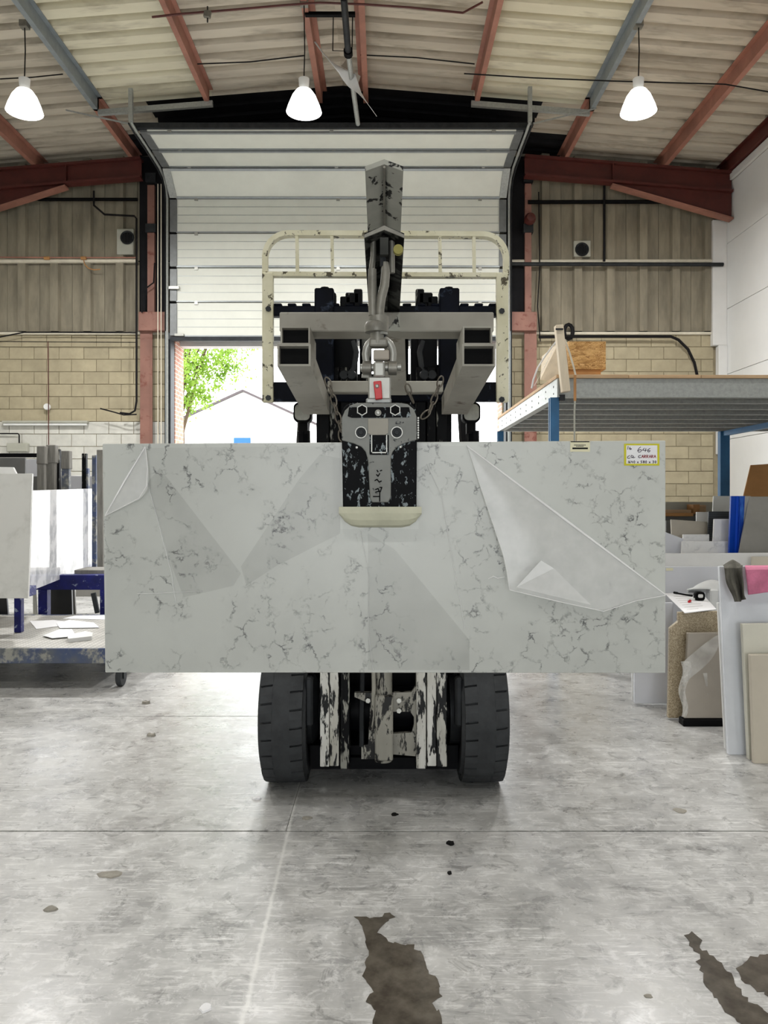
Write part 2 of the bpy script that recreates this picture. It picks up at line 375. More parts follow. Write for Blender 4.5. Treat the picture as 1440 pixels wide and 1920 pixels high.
def m_floor():
    t = NT('concrete_floor'); v = t.coord(False)
    big = t.g(t.noise(v, .9, 5, .6), .3, .7); mid = t.noise(v, 5, 10, .72, .4); fin = t.noise(v, 45, 6, .7)
    rot = t.n('ShaderNodeMapping'); rot.inputs['Rotation'].default_value = (0,0,R(28)); rot.inputs['Scale'].default_value = (1.2, 7, 1); t.l(v, rot.inputs[0])
    scr = t.noise(rot.outputs[0], 6, 8, .72, .6)
    c = t.mix(big, C(142,142,141), C(180,180,179))
    c = t.mix(t.math('MULTIPLY', t.g(mid, .36, .66), .65), c, C(206,206,203))
    c = t.mix(t.math('MULTIPLY', t.g(scr, .56, .64), .45), c, C(226,226,223))
    c = t.mix(t.math('MULTIPLY', t.g(t.noise(rot.outputs[0], 3.1, 8, .7, .3), .60, .70), .40), c, C(84,83,80))
    c = t.mix(t.math('MULTIPLY', t.g(fin, .62, .72), .3), c, C(112,111,108))
    rot2 = t.n('ShaderNodeMapping'); rot2.inputs['Rotation'].default_value = (0,0,R(-38)); rot2.inputs['Scale'].default_value = (2, 26, 1); t.l(v, rot2.inputs[0])
    rot3 = t.n('ShaderNodeMapping'); rot3.inputs['Rotation'].default_value = (0,0,R(64)); rot3.inputs['Scale'].default_value = (2.4, 30, 1); t.l(v, rot3.inputs[0])
    patch = t.g(t.noise(v, 2.3, 4), .42, .62)
    for rr in (rot2, rot3):
        c = t.mix(t.math('MULTIPLY', t.math('MULTIPLY', t.g(t.noise(rr.outputs[0], 2.2, 6, .75), .56, .63), patch), .75), c, C(236,236,235))
    c = t.mix(t.math('MULTIPLY', t.g(t.noise(v, 16, 10, .8, .5), .52, .64), .5), c, C(226,226,225))
    c = t.mix(t.math('MULTIPLY', t.g(t.noise(v, 9, 10, .8, .8), .57, .66), .5), c, C(88,87,85))
    vo = t.n('ShaderNodeTexVoronoi', feature='DISTANCE_TO_EDGE'); vo.inputs['Scale'].default_value = 2.2
    wv = t.n('ShaderNodeVectorMath', operation='ADD'); ns = t.n('ShaderNodeTexNoise'); ns.inputs['Scale'].default_value = 4; t.l(v, ns.inputs['Vector']); t.l(v, wv.inputs[0]); t.l(ns.outputs['Color'], wv.inputs[1]); t.l(wv.outputs[0], vo.inputs['Vector'])
    crk = t.math('MULTIPLY', t.ramp(vo.outputs['Distance'], [(0, (1,1,1,1)), (.006, (0,0,0,1))]), t.g(t.noise(v, 1.7, 3), .55, .65))
    c = t.mix(t.math('MULTIPLY', crk, .35), c, C(120,118,114))
    # the pale filled saw cut that runs towards the truck
    A, B = Vector((-.418,3.9,0)), Vector((-.378,2.0,0)); d = (B-A).normalized(); nrm = Vector((-d.y, d.x, 0))
    sb = t.n('ShaderNodeVectorMath', operation='SUBTRACT'); t.l(v, sb.inputs[0]); sb.inputs[1].default_value = A
    dt = t.n('ShaderNodeVectorMath', operation='DOT_PRODUCT'); t.l(sb.outputs[0], dt.inputs[0]); dt.inputs[1].default_value = nrm
    al = t.n('ShaderNodeVectorMath', operation='DOT_PRODUCT'); t.l(sb.outputs[0], al.inputs[0]); al.inputs[1].default_value = d
    dist = t.math('ABSOLUTE', t.math('ADD', dt.outputs['Value'], t.math('MULTIPLY', t.math('SUBTRACT', t.noise(v, 18, 5), .5), .022)))
    ln = t.math('MULTIPLY', t.ramp(dist, [(.002, (1,1,1,1)), (.010, (0,0,0,1))]), t.math('LESS_THAN', al.outputs['Value'], 2.0))
    c = t.mix(t.math('MULTIPLY', ln, .6), c, C(232,232,228))
    t.base(c)
    rg = t.ramp(mid, [(.3, (.22,)*3), (.7, (.42,)*3)]); t.l(rg, t.b.inputs['Roughness'])
    t.b.inputs['Specular IOR Level'].default_value = .5
    t.bump(mid, .12, .004)
m_floor()
def m_wet():
    t = NT('wet_concrete'); v = t.coord(False); t.base(t.mix(t.g(t.noise(v, 12, 8), .35, .65), C(74,68,60), C(108,102,92)))
    t.b.inputs['Roughness'].default_value = .16; t.b.inputs['Specular IOR Level'].default_value = .5; t.b.inputs['Coat Weight'].default_value = .3; t.b.inputs['Coat Roughness'].default_value = .05
m_wet()

# ------------------------------------------------------------------ the building
D = 13.9                                # gable wall
XL, XR, YF = -7.45, 6.15, -9.0          # side walls, wall behind the camera
RX, RZ, SL = -.65, H+6.30, .08          # ridge, roof slope (purlin undersides)
def zroof(x): return RZ-SL*abs(x-RX)

fl = struct('floor', 'worn pale grey concrete workshop floor with saw-cut joints', 'floor')
cuts_y = [YF, -4.5, -.9, 3.24, 6.9, 10.4, D+.6]; cuts_x = [XL-.2, -2.6, XR+.2]
MB().box(XL-.2, XR+.2, YF, D+.6, -.25, -.014).build('sub_base', 'mortar', fl)
for j in range(len(cuts_y)-1):
    if j == 3:
        for (xa, xb, yy0, yy1) in ((XL-.2, -.413, 3.24, 4.95), (XL-.2, -.413, 4.95, 6.9), (-.413, XR+.2, 3.24, 6.9)):
            MB().box(xa+(.001 if xa > -1 else 0), xb-(.001 if xb < 0 else 0), yy0+.004, yy1-.004, -.2, 0).build('floor_slab', 'concrete_floor', fl, bevel=.002)
        continue
    xs = [XL-.2, XR+.2] if j == 2 else cuts_x
    for i in range(len(xs)-1):
        MB().box(xs[i]+.003, xs[i+1]-.003, cuts_y[j]+.004, cuts_y[j+1]-.004, -.2, 0).build('floor_slab', 'concrete_floor', fl, bevel=.003)
g = MB().box(-60, 60, D+.6, 80, -.3, -.02); one(g, 'ground', 'asphalt', 'pale grey yard outside the roller door', 'ground', kind='structure')

# gable wall: blockwork below, profiled cladding above
DL, DR, DT = PX(328, D), PX(941, D), PZ(642, D)     # door opening
BZ = PZ(627, D)
wb = struct('wall_back', 'gable wall of concrete blocks below and ribbed grey cladding above', 'wall', (0, D, 0))
MB().box(XL, DL-.06, D+.014, D+.55, 0, BZ).build('blockwork_core', 'mortar', wb)
MB().box(DR+.06, XR, D+.014, D+.55, 0, BZ).build('blockwork_core', 'mortar', wb)
bw_, bh_ = .44, .215
proto = MB().box(0, bw_, D, D+.09, 0, bh_).build('block', 'block', wb, bevel=.003)
proto_half = MB().box(0, bw_/2-.005, D, D+.09, 0, bh_).build('half_block', 'block', wb, bevel=.006)
ph = [proto, proto_half]; used = [False, False]
base_ = {k: p['_e'] for k, p in enumerate(ph)}
paint_me = base_[0].data.copy(); paint_me.materials[0] = MATS['block_painted']
paint_half = base_[1].data.copy(); paint_half.materials[0] = MATS['block_painted']
def put_block(k, x, z, painted):
    o = base_[k].copy(); col.objects.link(o); o.parent = wb['_e']; o.location = (x, 0, z)
    if painted: o.data = paint_me if k == 0 else paint_half
    return o
low, low_r = MB(), MB()
nrow = int(BZ/.225)
for r in range(nrow):
    z = BZ-.01-(r+1)*.225+.01
    if z < 0: break
    for (a, b, side) in ((XL, DL, 0), (DR, XR, 1)):
        x = a if r % 2 else a
        first = True
        while x < b-.1:
            k = 1 if (first and r % 2) else 0
            first = False
            wd = bw_ if k == 0 else bw_/2-.005
            if x+wd > b: k = 1; wd = bw_/2-.005
            if x+wd > b+.02: break
            painted = (side == 0 and z < 2.72)
            px_ = 720+(x+wd/2)*F/D
            vis = z > 1.55 and (side == 1 or px_ > -60) and not (side == 1 and px_ > 1375)
            if vis: put_block(k, x+.005, z+.005, painted)
            else: (low_r if side else low).box(x+.005, x+.005+wd, D, D+.09, z+.005, z+.005+bh_)
            x += wd+.01
for k in (0, 1): bpy.data.objects.remove(base_[k])
for m_b, m_m in ((low, 'block_painted'), (low_r, 'block')): m_b.build('lower_blockwork', m_m, wb)['_e']['kind'] = 'stuff'
# brick reveals and lintel of the door opening
MB().box(DL-.12, DL, D+.02, D+.60, 0, DT+.1).build('brick_reveal', 'brick_reveal', wb)
MB().box(DR, DR+.12, D+.02, D+.60, 0, DT+.1).build('brick_reveal', 'brick_reveal', wb)
MB().box(DL-.3, DR+.3, D+.35, D+.60, DT, DT+.35).build('lintel', 'wall_trim', wb)
MB().box(DL-.1, DR+.1, D+.05, D+.35, DT+.12, DT+.35).build('lintel', 'dark_steel', wb)
# capping course over the blocks
for a, b in ((XL, DL-.12), (DR+.12, XR)):
    MB().box(a, b, D-.05, D+.2, BZ-.01, BZ+.035).build('coping', 'cream_rail', wb, bevel=.005)
    MB().box(a, b, D-.012, D+.05, BZ+.035, BZ+.05).build('flashing', 'dark_steel', wb)
# ribbed cladding sheets, one rib each, in two tiers
PITCH = .588; RAIL = PZ(489, D)
def clad_sheet(z0, z1):
    w_, r = PITCH, .095
    prof = [(0, .0), (.20, .0), (.222, -.085), (.222+.136, -.085), (.38, .0), (w_-.006, .0)]
    back = [(x, y+.012) for x, y in prof]
    poly = prof+back[::-1]
    return MB().prism(poly, 'z', z0, z1)
for a, b in ((XL, DL-.1), (DR+.1, XR)):
    n = int(math.ceil((b-a)/PITCH))
    for tier, (z0, z1) in enumerate(((BZ+.05, RAIL-.01), (RAIL+.01, H+6.55))):
        first = None
        for i in range(n):
            x = b-(i+1)*PITCH
            if first is None:
                mb = clad_sheet(z0, z1)
                for v in mb.v: v.x += x; v.y += D+.03
                first = mb.build('cladding_sheet', 'cladding', wb); fx = x
            else:
                o = first['_e'].copy(); col.objects.link(o); o.parent = wb['_e']; o.location = (x-fx, 0, 0)
MB().box(DL-.3, DR+.3, D+.09, D+.14, DT+.3, RZ+.6).build('gable_shade', 'cladding_shade', wb)  # gable above the door, its shade painted in as near-black
MB().box(XL, XR, D+.16, D+.3, BZ, RZ+.6).build('gable_backing', 'cladding_shade', wb)

# right-hand wall of wide white panels
wr = struct('wall_right', 'smooth white panelled side wall with level joints', 'wall', (XR, 0, 0))
MB().box(XR+.04, XR+.25, YF, D+.3, 0, RZ).build('panel_backing', 'mortar', wr)
zs = [0, .12, 1.29, 2.46, 3.63, 4.80, 5.97, 7.02]; ys = [YF, -4.5, 1.2, 7.4, D]
for i in range(len(zs)-1):
    for j in range(len(ys)-1):
        MB().box(XR, XR+.06, ys[j]+.003, ys[j+1]-.003, zs[i]+.004, zs[i+1]-.004).build('wall_panel', 'wall_white', wr, bevel=.004)
MB().box(XR-.05, XR, YF, D, 7.02, 7.14).build('eaves_trim', 'wall_trim', wr)
MB().box(PX(1336, D-.1), XR, D-.12, D, 4.15, 6.4).build('corner_post', 'wall_trim', wr, bevel=.008)
MB().box(PX(1346, D-.1), XR, D-.14, D, 2.2, 4.15).build('corner_post', 'wall_trim', wr, bevel=.008)
wl = MB().box(XL-.2, XL, YF, D+.3, 0, RZ); one(wl, 'wall_left', 'block_painted', 'pale blockwork side wall beyond the slab racks', 'wall', kind='structure')
wf = struct('wall_front', 'workshop end wall behind the viewer with a wide open doorway', 'wall', (0, YF, 0))
OX0, OX1, OZ = -2.4, 2.4, 3.6
MB().box(XL, OX0, YF-.3, YF, 0, RZ).build('wall_pier', 'block_painted', wf)
MB().box(OX1, XR, YF-.3, YF, 0, RZ).build('wall_pier', 'block_painted', wf)
MB().box(OX0, OX1, YF-.3, YF, OZ, RZ+.3).build('wall_header', 'block_painted', wf)
portal('doorway_behind', ((OX0+OX1)/2, YF, OZ/2), (R(90), 0, 0), OX1-OX0, OZ)
portal('doorway_ahead', ((DL+DR)/2, D+.6, DT/2), (R(-90), 0, 0), DR-DL, DT)

# ------------------------------------------------------------------ roof
cl = struct('ceiling', 'low pitched roof of grimy corrugated sheets on steel purlins', 'ceiling')
PUR = [-6.12, -4.42, -2.71, -.98, -.32, 1.41, 3.18, 4.92]
TRIM_Y = 11.9
def roof_strip(x0, x1, y0, y1, zoff=.2):
    p, n = .333, int(round((y1-y0)/.333))
    prof = []
    for i in range(n):
        y = y0+i*p
        prof += [(y, 0), (y+.19, 0), (y+.225, .085), (y+.298, .085)]
    prof.append((y0+n*p, 0))
    mb = MB(); A = [Vector((x0, y, zroof(x0)+zoff+z)) for y, z in prof]; B = [Vector((x1, y, zroof(x1)+zoff+z)) for y, z in prof]
    k = len(prof); up = Vector((0,0,.02))
    vs = A+B+[a+up for a in A]+[b+up for b in B]; fs = []
    for i in range(k-1):
        fs += [(i, i+1, k+i+1, k+i), (2*k+i, 3*k+i, 3*k+i+1, 2*k+i+1)]
    fs += [(0, k, 3*k, 2*k), (k-1, 3*k-1, 4*k-1, 2*k-1)]
    for i in range(k-1): fs += [(i, 2*k+i, 2*k+i+1, i+1), (k+i, k+i+1, 3*k+i+1, 3*k+i)]
    return mb.add(vs, fs)
edges = [XL-.1, -6.12, -4.42, -2.71, RX, 1.41, 3.18, 4.92, XR+.1]
for i in range(len(edges)-1):
    y = D+.2-.999*2
    seg = 0
    while y > YF-1.2:
        a, b = edges[i], edges[i+1]
        far = y+.999 > TRIM_Y-.3
        inner = a >= -2.72 and b <= 1.42
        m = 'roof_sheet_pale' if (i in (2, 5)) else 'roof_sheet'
        if inner and y+.5 > 12.2: m = 'roof_sheet_shade'  # black colour imitates the shade on the roof behind the door top
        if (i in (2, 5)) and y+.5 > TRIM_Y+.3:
            m = 'roof_sheet_shade'; c0 = -3.75 if i == 2 else 2.5
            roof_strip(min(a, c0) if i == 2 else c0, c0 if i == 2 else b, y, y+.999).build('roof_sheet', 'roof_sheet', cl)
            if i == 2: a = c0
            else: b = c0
        step = 3 if y > 6 else 6
        ln = .999 if y > 6 else 1.998
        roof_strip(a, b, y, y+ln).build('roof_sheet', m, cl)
        y -= .999 if y-.999 > 6 else 1.998
MB().add([(XL-.3,YF-.3,zroof(XL)+.34),(RX,YF-.3,RZ+.34),(RX,D+.4,RZ+.34),(XL-.3,D+.4,zroof(XL)+.34),(XR+.3,YF-.3,zroof(XR)+.34),(XR+.3,D+.4,zroof(XR)+.34)],
         [(0,1,2,3),(1,4,5,2)]).build('roof_deck', 'mortar', cl, solid=.03)
# sheets right at the gable end, the middle ones blackened to stand for shade
for i in range(len(edges)-1):
    a, b = edges[i], edges[i+1]
    m = 'roof_sheet_shade' if (a >= -4.43 and b <= 3.19) else 'roof_sheet'
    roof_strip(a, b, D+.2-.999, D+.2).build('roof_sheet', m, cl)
# purlins: Z sections, red oxide; two bays carry galvanised ones
def zpurlin(x, y0, y1, m, name='purlin', hgt=.2, wd=.065):
    z = zroof(x); t = .012; s_ = 1 if x > RX else -1
    poly = [(x-wd, z), (x+t/2, z), (x+t/2, z+hgt-t), (x+wd, z+hgt-t), (x+wd, z+hgt), (x-t/2, z+hgt), (x-t/2, z+t), (x-wd, z+t)]
    if s_ > 0: poly = [(2*x-a, b) for a, b in poly]
    return MB().prism(poly, 'y', y0, y1).build(name, m, cl)
for x in PUR:
    if x in (-2.71, 1.41): zpurlin(x, YF, TRIM_Y, 'red_steel')
    elif x in (-4.42, 3.18):
        zpurlin(x, TRIM_Y-.05, D-.05, 'red_steel'); zpurlin(x, YF, TRIM_Y, 'galv_blue')
    elif x in (-.98, -.32): zpurlin(x, YF, 12.2, 'red_steel', wd=.075)
    else: zpurlin(x, YF, D-.05, 'red_steel', wd=.075)
zpurlin(XR-.1, YF, D-.05, 'red_dark')
# trimmers at the door pocket
def bar(name, a, b, r, m, parent, n=4): return MB().tube([a, b], r, n).build(name, m, parent)
for xa, xb in ((-4.42, -2.65), (1.35, 3.18)):
    A = Vector((xa, TRIM_Y, zroof(xa)-.03)); B = Vector((xb, TRIM_Y, zroof(xb)-.03))
    MB().hexa([A+Vector((0,-.03,-.04)), A+Vector((0,.03,-.04)), A+Vector((0,.03,.04)), A+Vector((0,-.03,.04))],
              [B+Vector((0,-.03,-.04)), B+Vector((0,.03,-.04)), B+Vector((0,.03,.04)), B+Vector((0,-.03,.04))]).build('trimmer', 'galv', cl)
# gable rafters with haunches, red-brown I beams
def rafter(name, x_in, x_out, label):
    t = struct(name, label, 'beam', (x_in, D-.35, zroof(x_in)-.2))
    yb = D-.32; hw = .09
    def pts(x, dz0, dz1): return [Vector((x, yb-hw, zroof(x)+dz0)), Vector((x, yb+hw, zroof(x)+dz0)), Vector((x, yb+hw, zroof(x)+dz1)), Vector((x, yb-hw, zroof(x)+dz1))]
    MB().hexa(pts(x_in, -.04, 0), pts(x_out, -.04, 0)).build('flange', 'red_dark', t)
    MB().hexa(pts(x_in, -.37, -.33), pts(x_out, -.37, -.33)).build('flange', 'red_dark', t)
    hw2 = hw; 
    def w2(x, a, b): return [Vector((x, yb-.012, zroof(x)+a)), Vector((x, yb+.012, zroof(x)+a)), Vector((x, yb+.012, zroof(x)+b)), Vector((x, yb-.012, zroof(x)+b))]
    MB().hexa(w2(x_in, -.34, -.03), w2(x_out, -.34, -.03)).build('web', 'red_dark', t)
    xm = x_out+(x_in-x_out)*.58
    MB().add([Vector((xm, yb-.01, zroof(xm)-.37)), Vector((x_out, yb-.01, zroof(x_out)-.37)), Vector((x_out, yb-.01, zroof(x_out)-.80)),
              Vector((xm, yb+.01, zroof(xm)-.37)), Vector((x_out, yb+.01, zroof(x_out)-.37)), Vector((x_out, yb+.01, zroof(x_out)-.80))],
             [(0,1,2),(5,4,3),(0,3,4,1),(1,4,5,2),(2,5,3,0)]).build('haunch_web', 'red_dark', t)
    A = Vector((xm, yb, zroof(xm)-.39)); B = Vector((x_out, yb, zroof(x_out)-.82)); dx = Vector((0,hw,0)); dz = Vector((0,0,.03))
    MB().hexa([A-dx-dz, A+dx-dz, A+dx, A-dx], [B-dx-dz, B+dx-dz, B+dx, B-dx]).build('haunch_flange', 'red_steel', t)
    MB().box(min(xm,xm+.02), max(xm,xm+.02), yb-.085, yb+.085, zroof(xm)-.35, zroof(xm)-.02).build('stiffener', 'red_dark', t)
rafter('rafter', DR+.35, XR-.02, 'dark red steel roof beam with haunch beside the white wall')
rafter('rafter', DL-.50, XL+.02, 'dark red steel roof beam running off the left edge above the blockwork')

# door posts
def door_post(px0, px1, pu0, pu1, pb0, pb1, label):
    y = D-.12
    t = struct('column', label, 'column', (PX((px0+px1)/2, y), y, 0))
    x0, x1 = PX(px0, y), PX(px1, y); zb = PZ(622, y)
    cx = (x0+x1)/2
    MB().box(x0, x1, y-.012, y+.012, 0, zb).build('flange', 'red_column', t)
    MB().box(x0, x1, y+.18, y+.204, 0, zb).build('flange', 'red_column', t)
    MB().box(cx-.008, cx+.008, y, y+.18, 0, zb).build('web', 'red_dark', t)
    MB().box(PX(pb0, y-.05), PX(pb1, y-.05), y-.10, y+.06, zb, PZ(587, y)).build('bracket', 'red_column', t, bevel=.006)
    MB().box(PX(pu0, y), PX(pu1, y), y-.02, y+.1, PZ(587, y), zroof(cx)-.4).build('upper_post', 'red_column', t)
    for py in (425, 330): MB().box(PX(pu0, y)-.03, PX(pu1, y)+.03, y-.05, y+.11, PZ(py+12, y), PZ(py-4, y)).build('cleat', 'dark_steel', t)
door_post(263, 286, 277, 290, 261, 313, 'faded red steel door post beside the brick reveal and tree view')
door_post(983, 1006, 984, 996, 953, 1006, 'faded red steel door post behind the blue racking post')

# ------------------------------------------------------------------ sectional door
dr = struct('door_1', 'raised white sectional door curving back under the roof', 'door', ((DL+DR)/2, D-.3, DT))
PY = D-.3; PX0, PX1 = PX(331, PY), PX(937, PY)
zb = PZ(632, PY); ph_ = .612
path = []                                # (y, z) of panel joints along the track
for k in range(5): path.append((PY, zb+k*ph_))
path += [(PY-.48, path[4][1]+.356), (PY-1.09, path[4][1]+.378), (PY-1.71, path[4][1]+.385)]
for k in range(len(path)-1):
    (ya, za), (yb, zb2) = path[k], path[k+1]
    d = Vector((0, yb-ya, zb2-za)).normalized(); nrm = Vector((0, d.z, -d.y))
    A = Vector((0, ya, za))+d*.006; B = Vector((0, yb, zb2))-d*.006
    def slabq(x0, x1, lo, hi, a, b): return [[Vector((x0,0,0))+a+nrm*lo, Vector((x1,0,0))+a+nrm*lo, Vector((x1,0,0))+a+nrm*hi, Vector((x0,0,0))+a+nrm*hi],
                                             [Vector((x0,0,0))+b+nrm*lo, Vector((x1,0,0))+b+nrm*lo, Vector((x1,0,0))+b+nrm*hi, Vector((x0,0,0))+b+nrm*hi]]
    p = MB().hexa(*slabq(PX0, PX1, 0, .045, A, B)).build('door_panel', 'door_white', dr, bevel=.006)
    q = MB().hexa(*slabq(PX0, PX1, -.012, .002, A, A+d*(.035 if k in (2,4) else .022))); q.build('joint_rail', 'door_rail', p)
    if k < 4:
        for f in (.28, .52, .76):
            m_ = A+(B-A)*f; MB().hexa(*slabq(PX0+.02, PX1-.02, -.004, .002, m_, m_+d*.006)).build('panel_groove', 'door_rail', p)
    else:
        MB().hexa(*slabq(PX0, PX1, -.035, .002, B-d*.05, B-d*.008)).build('stiffener', 'door_rail', p)
    for (x0, x1) in ((PX0-.115, PX0+.012), (PX1-.012, PX1+.115)):
        MB().hexa(*slabq(x0, x1, -.018, .04, A+d*.015, B-d*.015)).build('end_cap', 'galv' if k in (4,) else 'end_cap_grey', p, bevel=.004)
    for x in (PX0+.35, (PX0+PX1)/2, PX1-.35):
        MB().hexa(*slabq(x-.03, x+.03, -.02, .002, B-d*.035, B+d*.02)).build('hinge', 'zinc', p)
MB().box(PX0-.1, PX1+.1, PY-.03, PY+.05, zb-.07, zb).build('bottom_seal', 'dark_steel', dr)
MB().box(PX0-.02, PX0+.14, PY-.06, PY, zb+.01, zb+.05).build('lift_bracket', 'zinc', dr)
MB().box(PX0-.12, PX0+.06, PY-.07, PY-.02, PZ(541, PY)-.025, PZ(541, PY)+.025).build('slide_bolt', 'zinc', dr)
for s_, xx in ((-1, PX0-.16), (1, PX1+.16)):
    pts = [Vector((xx, PY-.02, 0)), Vector((xx, PY-.02, path[4][1]))]
    pts += [Vector((xx, PY-.06, path[4][1]+.16)), Vector((xx, PY-.20, path[4][1]+.29))]
    for (y, z) in path[5:]: pts.append(Vector((xx, y-.02, z-.01)))
    pts.append(pts[-1]+Vector((0, -.25, .02)))
    MB().tube(pts, .022, 6).build('track', 'galv', dr)
    MB().tube([q+Vector((s_*.05, .06, 0)) for q in pts], .014, 6).build('track_rail', 'dark_steel', dr)
    MB().box(min(xx, xx+s_*.03), max(xx, xx+s_*.03), PY-.03, PY+.25, 0, zb+.1).build('side_frame', 'galv_blue', dr)
    MB().box(xx-.05, xx+.05, PY+.02, PY+.26, 0, DT).build('jamb', 'dark_steel', dr)
    hx = pts[-1]
    MB().box(hx.x-.03, hx.x+.03, hx.y-.02, hx.y+.04, hx.z, zroof(hx.x)+.15).build('hanger', 'galv', dr)
    MB().tube([hx+Vector((0,.1,0)), Vector((hx.x+s_*1.05, TRIM_Y-.1, zroof(hx.x+s_*1.05)))], .014, 4).build('stay', 'galv', dr)
for a, b in ((262, 315), (946, 984)): MB().box(PX(a, D-.05), PX(b, D-.05), D-.06, D-.035, PZ(588, D), PZ(296, D)).build('gap_shade', 'cladding_shade', dr)  # added black sheets paint the dark of the gaps beside the tracks
MB().box(PX0-.2, PX1+.2, path[7][0]-.05, path[7][0]+.05, path[7][1]+.02, path[7][1]+.10).build('top_rail', 'dark_steel', dr)
# lifting chains of the door
one(MB().tube([P(296, 345, PY-.1), P(296, 830, PY-.1), P(296, 1075, PY-.1)], .009, 5), 'hand_chain', 'cream_rail', 'thin pale hand chain hanging beside the door track, nearer the red post', 'chain')
one(MB().tube([P(302, 345, PY-.1), P(302, 830, PY-.1), P(302, 1075, PY-.1)], .009, 5), 'hand_chain', 'cream_rail', 'thin pale hand chain hanging nearer the grey door track', 'chain')

# ------------------------------------------------------------------ wall services
def cable(name, pts, d, r, m, label, cat='cable', n=6):
    return one(MB().tube([P(a, b, d) for a, b in pts], r, n), name, m, label, cat, smooth=True)
yw = D-.06
rl = thing('wall_rail', 'pale horizontal rail with orange clips across the left cladding', 'rail', P(0, 490, yw))
MB().tube([P(-50, 490, yw), P(258, 489, yw)], .04, 6).build('rail', 'cream_rail', rl)
MB().tube([P(-50, 482, yw-.06), P(130, 483, yw-.06), P(258, 483, yw-.06)], .012, 6).build('conduit', 'red_steel', rl)
for px in (88, 157): MB().tube([P(px-5, 484, yw-.07), P(px+5, 484, yw-.07)], .03, 8).build('clip', 'orange', rl)
cable('loose_wire', [(157,488),(159,496),(166,503),(176,506),(188,505)], yw-.08, .01, 'orange', 'short loose brown wire drooping from the pale wall rail')
cable('upper_pipe', [(-20,372),(60,371),(75,374),(258,374)], yw-.1, .03, 'black', 'thick black pipe under the left haunch', 'pipe')
cable('conduit', [(176,358),(176,385),(196,402),(252,405),(256,410),(256,752),(253,770),(243,776),(225,774)], yw-.17, .018, 'black_cable', 'black conduit running down beside the tree-side door post', 'conduit')
cable('loose_cable', [(256,777),(232,778),(215,773),(188,766)], yw-.22, .012, 'black_cable', 'black cable end poking out low on the blockwork')
cable('conduit', [(290,493),(288,530),(267,545),(266,586)], yw-.2, .014, 'black_cable', 'short bent black conduit above the red post bracket', 'conduit')
cable('wall_cable', [(-20,633),(0,632),(45,623),(120,623),(258,624)], yw-.08, .012, 'black_cable', 'thin black cable along the coping of the left blockwork')
cable('wall_cable', [(-20,640),(90,641),(258,642)], yw-.08, .007, 'black_cable', 'thinner dark cable just below the left coping')
cable('drop_cable', [(90,640),(91,760),(91,835)], yw-.08, .009, 'red_dark', 'thin brown drop wire down the left blockwork to a round box')
one(MB().lathe([(0,-.05),(.05,-.05),(.06,-.03),(.06,0)], P(89,763,yw), 'y', 20), 'junction_box', 'white_plastic', 'small round white junction box on the left blockwork', 'box', smooth=True)
fx = thing('tube_light', 'unlit long tube light fixture low on the left blockwork', 'light', P(85, 797, yw))
MB().box(PX(5,yw), PX(165,yw), D-.09, D-.01, PZ(793,yw), PZ(789,yw)).build('body', 'vent_grey', fx)
MB().cyl(P(7,796,D-.07), P(163,796,D-.07), .02, n=10).build('tube', 'white_plastic', fx)
bx = thing('switch_box', 'pale rectangular switch box with bent conduit at the left edge', 'box', P(33, 850, yw))
MB().box(PX(14,yw), PX(53,yw), D-.1, D, PZ(847,yw), PZ(831,yw)).build('case', 'vent_grey', bx, bevel=.01)
MB().tube([P(-10,813,yw), P(34,813,yw), P(36,816,yw), P(36,831,yw)], .012, 6).build('conduit', 'black_cable', bx)
def vent(px, py, label):
    v = thing('wall_fan', label, 'fan', P(px, py+40, yw))
    s_ = D/F
    MB().box(PX(px-17,D), PX(px+14,D), D-.09, D-.02, PZ(py+34 if px < 720 else py+16,D), PZ(py-14,D)).build('plate', 'vent_grey', v, bevel=.008)
    MB().lathe([(.115,0),(.125,-.02),(.115,-.04),(.10,-.03),(.09,0)], P(px,py,D-.09), 'y', 28).build('ring', 'dark_steel', v, smooth=True)
    MB().lathe([(0,-.012),(.10,-.01)], P(px,py,D-.09), 'y', 24).build('grille', 'black', v)
    for k in range(-3, 4):
        hw = math.sqrt(.1**2-(k*.027)**2); c = P(px, py, D-.11)
        MB().box(c.x+k*.027-.004, c.x+k*.027+.004, c.y-.006, c.y+.004, c.z-hw, c.z+hw).build('bar', 'dark_steel', v)
vent(239, 446, 'round black wall fan on a pale plate left of the door')
vent(1091, 468, 'round black wall fan on a plate right of the door')
rl = thing('wall_rail', 'dark pipe on a pale ledge across the right cladding', 'rail', P(1150, 494, yw))
MB().tube([P(960,490,yw), P(1352,489,yw)], .03, 6).build('ledge', 'cream_rail', rl)
MB().tube([P(958,495,yw-.1), P(1356,496,yw-.1)], .035, 8).build('pipe', 'dark_steel', rl)
cable('upper_pipe', [(990,379),(1362,378)], yw-.1, .035, 'black', 'thick black pipe under the right haunch', 'pipe')
cable('drop_pipe', [(1133,318),(1133,490)], yw-.16, .022, 'black_cable', 'black vertical drop pipe on the right cladding', 'pipe')
cable('wall_cable', [(1010,632),(1090,631),(1258,631),(1272,637),(1290,655),(1302,680),(1307,703)], yw-.08, .026, 'black_cable', 'black cable arching down to the platform at the right', 'cable')
cable('drop_cable', [(1010,360),(1012,500),(1008,575),(1013,640)], yw-.08, .01, 'black_cable', 'thin sagging cable beside the right door post')
one(MB().lathe([(0,-.16),(.07,-.15),(.10,-.08),(.10,0)], P(993,412,D-.2), 'y', 20), 'alarm_bell', 'red_dark', 'round dark red bell on the right door post', 'bell', smooth=True)
one(MB().tube([P(1066,622,D-.1)+Vector((.13*math.cos(a)*.6,0,.13*math.sin(a))) for a in [k*math.pi/6 for k in range(12)]], .035, 8, closed=True), 'cable_coil', 'black_cable', 'small dark cable coil on the wall behind the pale timber', 'cable', smooth=True)

